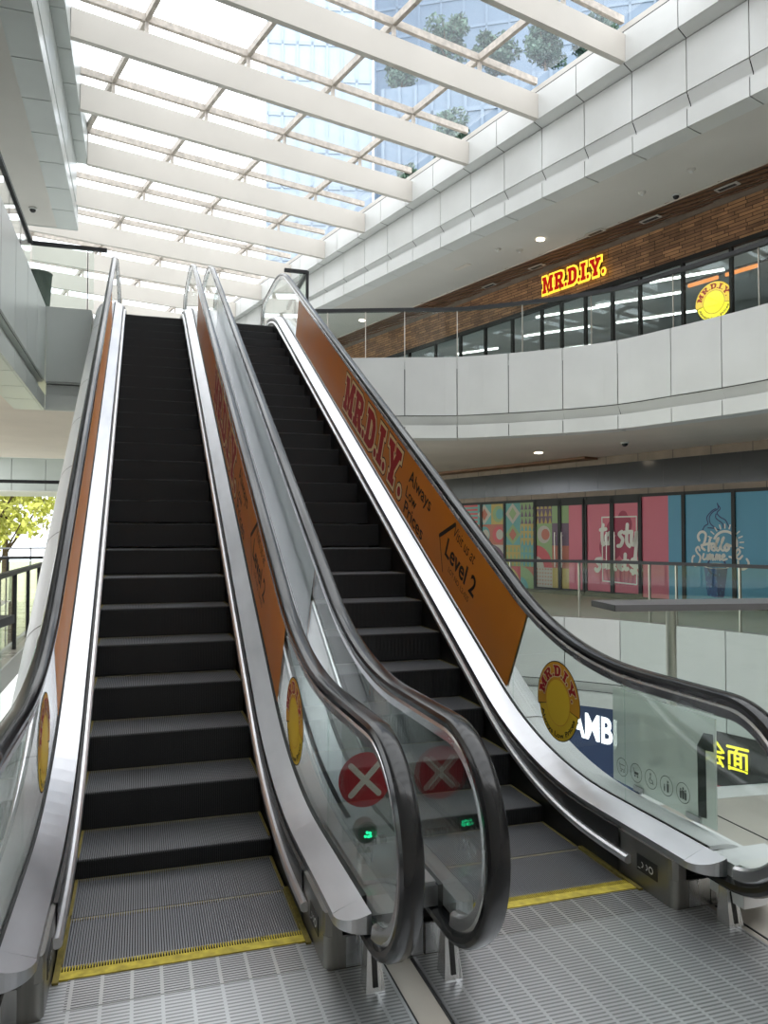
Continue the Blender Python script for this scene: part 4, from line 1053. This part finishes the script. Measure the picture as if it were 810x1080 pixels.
# lower level, left: rail along the void
t_ = balustrade('glass balustrade with dark posts left of the left escalator', [(-1.74,5.45+1.38*k) for k in range(12)], 0, list(range(0,12)), H=1.15, postm='rail_dark', pw=.06, rw=.09)
balustrade('short dark railing at the near left edge of the void', [(-.775,5.18),(-1.70,5.3)], 0, [], H=1.15, rw=.36, rh=.05)
balustrade('distant glass balustrade in front of the garden trees', [(-6.9+1.25*k,21.2) for k in range(5)], 0, list(range(0,5)), H=1.12, postm='rail_dark', pw=.06)
t = thing('garden_fence', 'thin far fence rails in front of the garden trees', 'fence', (-12,40,-.3))
mb = MB(); mb.box((-26,40,1.02),(6,40.05,1.10)); mb.box((-26,40,.62),(6,40.04,.68)); mb.obj('rail', 'rail_grey', t)
mb = MB()
for k in range(22): mb.box((-26+1.5*k,40,-5.5),(-25.94+1.5*k,40.05,1.1))
mb.obj('fence_post', 'rail_grey', t)
# near right railing with a broad grey top
a = Vector((2.98,4.52)); d_ = Vector((.984,-.178)); nd = Vector((.178,.984))
t = thing('glass_balustrade', 'near glass balustrade with a broad grey top rail on a steel post', 'railing', (a.x,a.y,0))
mb = MB(); b = a+d_*6.6; mb.beam((a.x,a.y,1.178),(b.x,b.y,1.178),.40,.042); mb.obj('top_rail', 'rail_grey', t)
mb = MB(); mb.beam((a.x-d_.x*.004,a.y-d_.y*.004,1.178),(a.x,a.y,1.178),.39,.040); mb.obj('rail_end_cap', 'black', t)
for k in range(4):
    p = a+d_*(.42+1.5*k)-nd*.12; mb = MB(); mb.tube((p.x,p.y,-.3),(p.x,p.y,1.155),.033,18); mb.beam((p.x,p.y-.02,-.12),(p.x,p.y-.19,-.12),.05,.12); mb.obj('post', 'post_steel', t, True)
for k in range(4):
    p = a+d_*(.04+1.5*k)-nd*.18; q = a+d_*(1.5+1.5*k)-nd*.18; mb = MB(); mb.beam((p.x,p.y,.56),(q.x,q.y,.56),.012,1.18); mb.obj('glass_pane', 'glass_rail', t)

# ------------------------------------------------------------------ small fittings
def downlight(p, r, lab, grp):
    t = thing('downlight', lab, 'light', p, grp)
    mb = MB(); mb.tube((p[0],p[1],p[2]-.012),(p[0],p[1],p[2]),r,20); mb.obj('lamp_face', 'downlight', t)
    mb = MB(); V, Fc = ring(0,0,r,r*1.25,0,2*PI,24); mk('bezel', [(p[0]+v[0],p[1]+v[1],p[2]-.010) for v in V], [tuple(reversed(f)) for f in Fc], 'frame_white', t)
    return t
downlight((9.783,17.527,9.305), .11, 'round warm downlight in the upper soffit, left above the lit red sign', None)
downlight((7.45,26.12,9.305), .11, 'round downlight in the upper soffit seen through the balustrade glass', None)
for p, lab in (((9.651,17.456,3.76),'round downlight in the lower soffit left of the lit shopfront band'),((12.6,16.9,3.76),'round downlight in the lower soffit above the pink doors')):
    downlight(p, .10, lab, None)
for p, lab in (((13.2,14.8,3.76),'small round downlight in the lower soffit above the blue window film'),((10.6,21.0,3.76),'small round downlight in the lower soffit above the patchwork film'),((-3.82,20.5,3.76),'small round downlight in the brown soffit left of the left escalator')): downlight(p, .09, lab, None)
def ds(p, lab, r=.09):
    t = thing('smoke_detector', lab, 'detector', p, 'ceiling detectors'); mb = MB(); mb.tube((p[0],p[1],p[2]-.05),p,r*.7,18,0,r); mb.obj('detector_body', 'soffit', t, True)
    mb = MB(); mb.tube((p[0],p[1],p[2]-.075),(p[0],p[1],p[2]-.05),r*.35,14); mb.obj('sensor', 'frame_white', t, True)
for p, lab in (((10.593,14.417,9.308),'round ceiling detector in the upper soffit left of the dark dome camera'),((10.913,13.196,9.308),'round ceiling detector nearest the right picture edge in the upper soffit'),
               ((9.038,18.488,9.308),'leftmost round ceiling detector in the upper soffit, next to the oblong grille'),((9.626,18.373,9.308),'small round ceiling detector just left of the warm upper downlight')): ds(p, lab)
def dome(p, lab):
    t = thing('dome_camera', lab, 'camera', p); mb = MB(); mb.tube((p[0],p[1],p[2]-.03),p,.09,20); mb.obj('mount', 'frame_white', t, True)
    V = []; Fc = []
    for i in range(7):
        a = PI/2*i/6
        for j in range(16): V.append((p[0]+.07*math.cos(a)*math.cos(2*PI*j/16), p[1]+.07*math.cos(a)*math.sin(2*PI*j/16), p[2]-.03-.07*math.sin(a)))
    for i in range(6):
        for j in range(16): Fc.append((i*16+j,i*16+(j+1)%16,(i+1)*16+(j+1)%16,(i+1)*16+j))
    mk('dome', V, Fc, 'black', t, None, True)
dome((11.413,14.308,9.308), 'dark dome camera in the upper soffit beside the timber slats')
dome((10.425,14.901,3.762), 'dark dome camera in the lower soffit above the blue window')
dome((-2.45,19.3,9.25), 'dark dome camera at the far end of the upper left soffit')
for p, nth in (((12.157,13.562),'first'),((11.642,15.527),'second'),((10.838,16.636),'third'),((10.637,19.283),'fourth'),((10.073,21.202),'fifth')):
    t = thing('square_spotlight', 'small square spotlight in the timber slat strip, %s from the right' % nth, 'light', (p[0],p[1],9.27), 'spotlights in the slatted strip')
    mb = MB(); o_ = (p[0]-P0[0])*NX+(p[1]-P0[1])*NY; s_ = (p[0]-P0[0])*DX+(p[1]-P0[1])*DY
    wbox(mb, o_-.09, o_+.09, s_-.26, s_+.26, 9.255, 9.275); mb.obj('frame', 'soffit', t)
    mb = MB(); wbox(mb, o_-.05, o_+.05, s_-.20, s_+.20, 9.248, 9.256); mb.obj('lamp_insert', 'black', t)
p = W(1.45,7.2,9.305)
t = thing('speaker_grille', 'oblong ceiling grille in the upper soffit', 'vent', p); mb = MB(); o_, s_ = 1.45, 9.7; wbox(mb, o_-.07, o_+.07, s_-.30, s_+.30, 9.29, 9.309); mb.obj('grille_frame', 'soffit_brown', t)
t = thing('waste_bin', 'dark green round bin on the upper landing behind the glass', 'bin', (-1.80,14.95,F2))
mb = MB(); mb.tube((-1.80,14.95,F2),(-1.80,14.95,F2+.86),.19,28,0,.24); mb.obj('bin_body', 'bin_green', t, True)
mb = MB(); V, Fc = ring(0,0,.20,.25,0,2*PI,28); mk('rim', [(-1.80+v[0],14.95+v[1],F2+.862) for v in V], Fc, 'black', t)

# ------------------------------------------------------------------ outdoors
mb = MB(); mb.box((-200,-120,-6.2),(200,240,-5.72)); S(mb.obj('ground', 'grass'))
def pol(az, r): a = math.radians(az); return Vector((r*math.sin(a), r*math.cos(a)))
def block(name, label, az0, az1, r, z0, z1, dep, m, lines=None):
    a, b = pol(az0, r), pol(az1, r); n_ = Vector((a.y-b.y, b.x-a.x)).normalized()
    if n_.dot(a) < 0: n_ = -n_
    t = thing(name, label, 'building', (a.x,a.y,z0))
    mb = MB(); q = [a, b, b+n_*dep, a+n_*dep]
    ar = sum(q[i].x*q[(i+1)%4].y-q[(i+1)%4].x*q[i].y for i in range(4))
    if ar < 0: q = q[::-1]
    mb.prism([tuple(v) for v in q], z0, z1); mb.obj('facade', m, t)
    if lines:
        nh, nv = lines; mb = MB()
        for k in range(nh):
            z = z0+(z1-z0)*(k+.5)/nh; mb.beam((*(a-n_*.05),z),(*(b-n_*.05),z),.12,.35)
        for k in range(nv+1):
            c_ = a+(b-a)*k/nv - n_*.05; mb.beam((*c_,z0),(*c_,z1),.12,.25,0,(b.x-a.x,b.y-a.y,0))
        mb.obj('facade_grid', 'podium_line' if m == 'podium' else 'tower_line', t)
    return t
block('tower_block', 'pale blue glass tower rising beyond the skylight', 8.8, 16.6, 75, -5.5, 95, 14, 'tower', (28,7))
block('office_block', 'broad grey blue building beyond the right part of the skylight', 16.9, 44, 95, -5.5, 92, 20, 'podium', (26,16))
block('terrace_block', 'stepped terrace building carrying trees beyond the skylight', 17.5, 40, 62, -5.5, 38.2, 12, 'podium', (9,18))
def tree(label, x, y, z, h, r, leafm, n, seed, group, leaf=.5):
    t = thing('tree', label, 'tree', (x,y,z), group); rr = random.Random(seed)
    mb = MB(); mb.tube((x,y,z),(x,y,z+h*.55),r*.07,8,0,r*.04)
    for k in range(5):
        a = 2*PI*k/5+rr.random(); mb.tube((x,y,z+h*(.35+.05*k)),(x+r*.6*math.cos(a),y+r*.6*math.sin(a),z+h*(.6+.05*k)),r*.03,6,0,r*.012)
    mb.obj('trunk', 'bark', t)
    V = []; Fc = []
    blobs = [(rr.uniform(-.55,.55)*r, rr.uniform(-.55,.55)*r, h*rr.uniform(.48,.86), r*rr.uniform(.35,.6)) for _ in range(12)]
    for i in range(n):
        bx_, by_, bz_, br_ = blobs[i % len(blobs)]
        d = Vector((rr.gauss(0,1),rr.gauss(0,1),rr.gauss(0,1))).normalized()*br_*rr.uniform(.5,1.05)
        c_ = Vector((x+bx_,y+by_,z+bz_))+Vector((d.x,d.y,d.z*.8))
        u = Vector((rr.gauss(0,1),rr.gauss(0,1),rr.gauss(0,1))).normalized(); v = u.cross(Vector((rr.gauss(0,1),rr.gauss(0,1),rr.gauss(0,1)))).normalized()
        s_ = leaf*rr.uniform(.5,1.1); k = len(V)
        V += [c_-u*s_, c_+v*s_*.45, c_+u*s_, c_-v*s_*.45]; Fc.append((k,k+1,k+2,k+3))
    mk('foliage', V, Fc, leafm, t); return t
for i, (az, r_, z, h, rad) in enumerate([(22.3,60,38.2,9.5,2.1),(26.0,61,38.2,8,2.0),(29.6,60,38.2,7,1.9),(33.4,61,38.2,7.5,1.9),(18.9,60,38.2,5,1.5)]):
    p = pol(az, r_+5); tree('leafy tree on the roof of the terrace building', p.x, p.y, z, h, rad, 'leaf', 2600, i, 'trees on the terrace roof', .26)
for i, (az, z, h, rad) in enumerate([(22.8,23,10.5,2.0),(27.0,23,10,1.9),(19.0,23,6,1.6),(31.2,23,9,1.8)]):
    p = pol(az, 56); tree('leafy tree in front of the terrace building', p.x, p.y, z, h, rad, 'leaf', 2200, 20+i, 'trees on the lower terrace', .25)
block('planted_terrace', 'low planted terrace in front of the terrace building', 17.5, 40, 52, -5.5, 23, 9.5, 'podium', (7,18))
for i in range(6):
    x = -28.2+6.5*i; y = 52+(i*7)%3; tree('bright yellow-green garden tree beyond the left railing', x, y, -5.7, 12.5+(i*3)%4, 3.1, 'leaf_lit', 2600, 50+i, 'garden trees on the left', .27)
for i in range(5):
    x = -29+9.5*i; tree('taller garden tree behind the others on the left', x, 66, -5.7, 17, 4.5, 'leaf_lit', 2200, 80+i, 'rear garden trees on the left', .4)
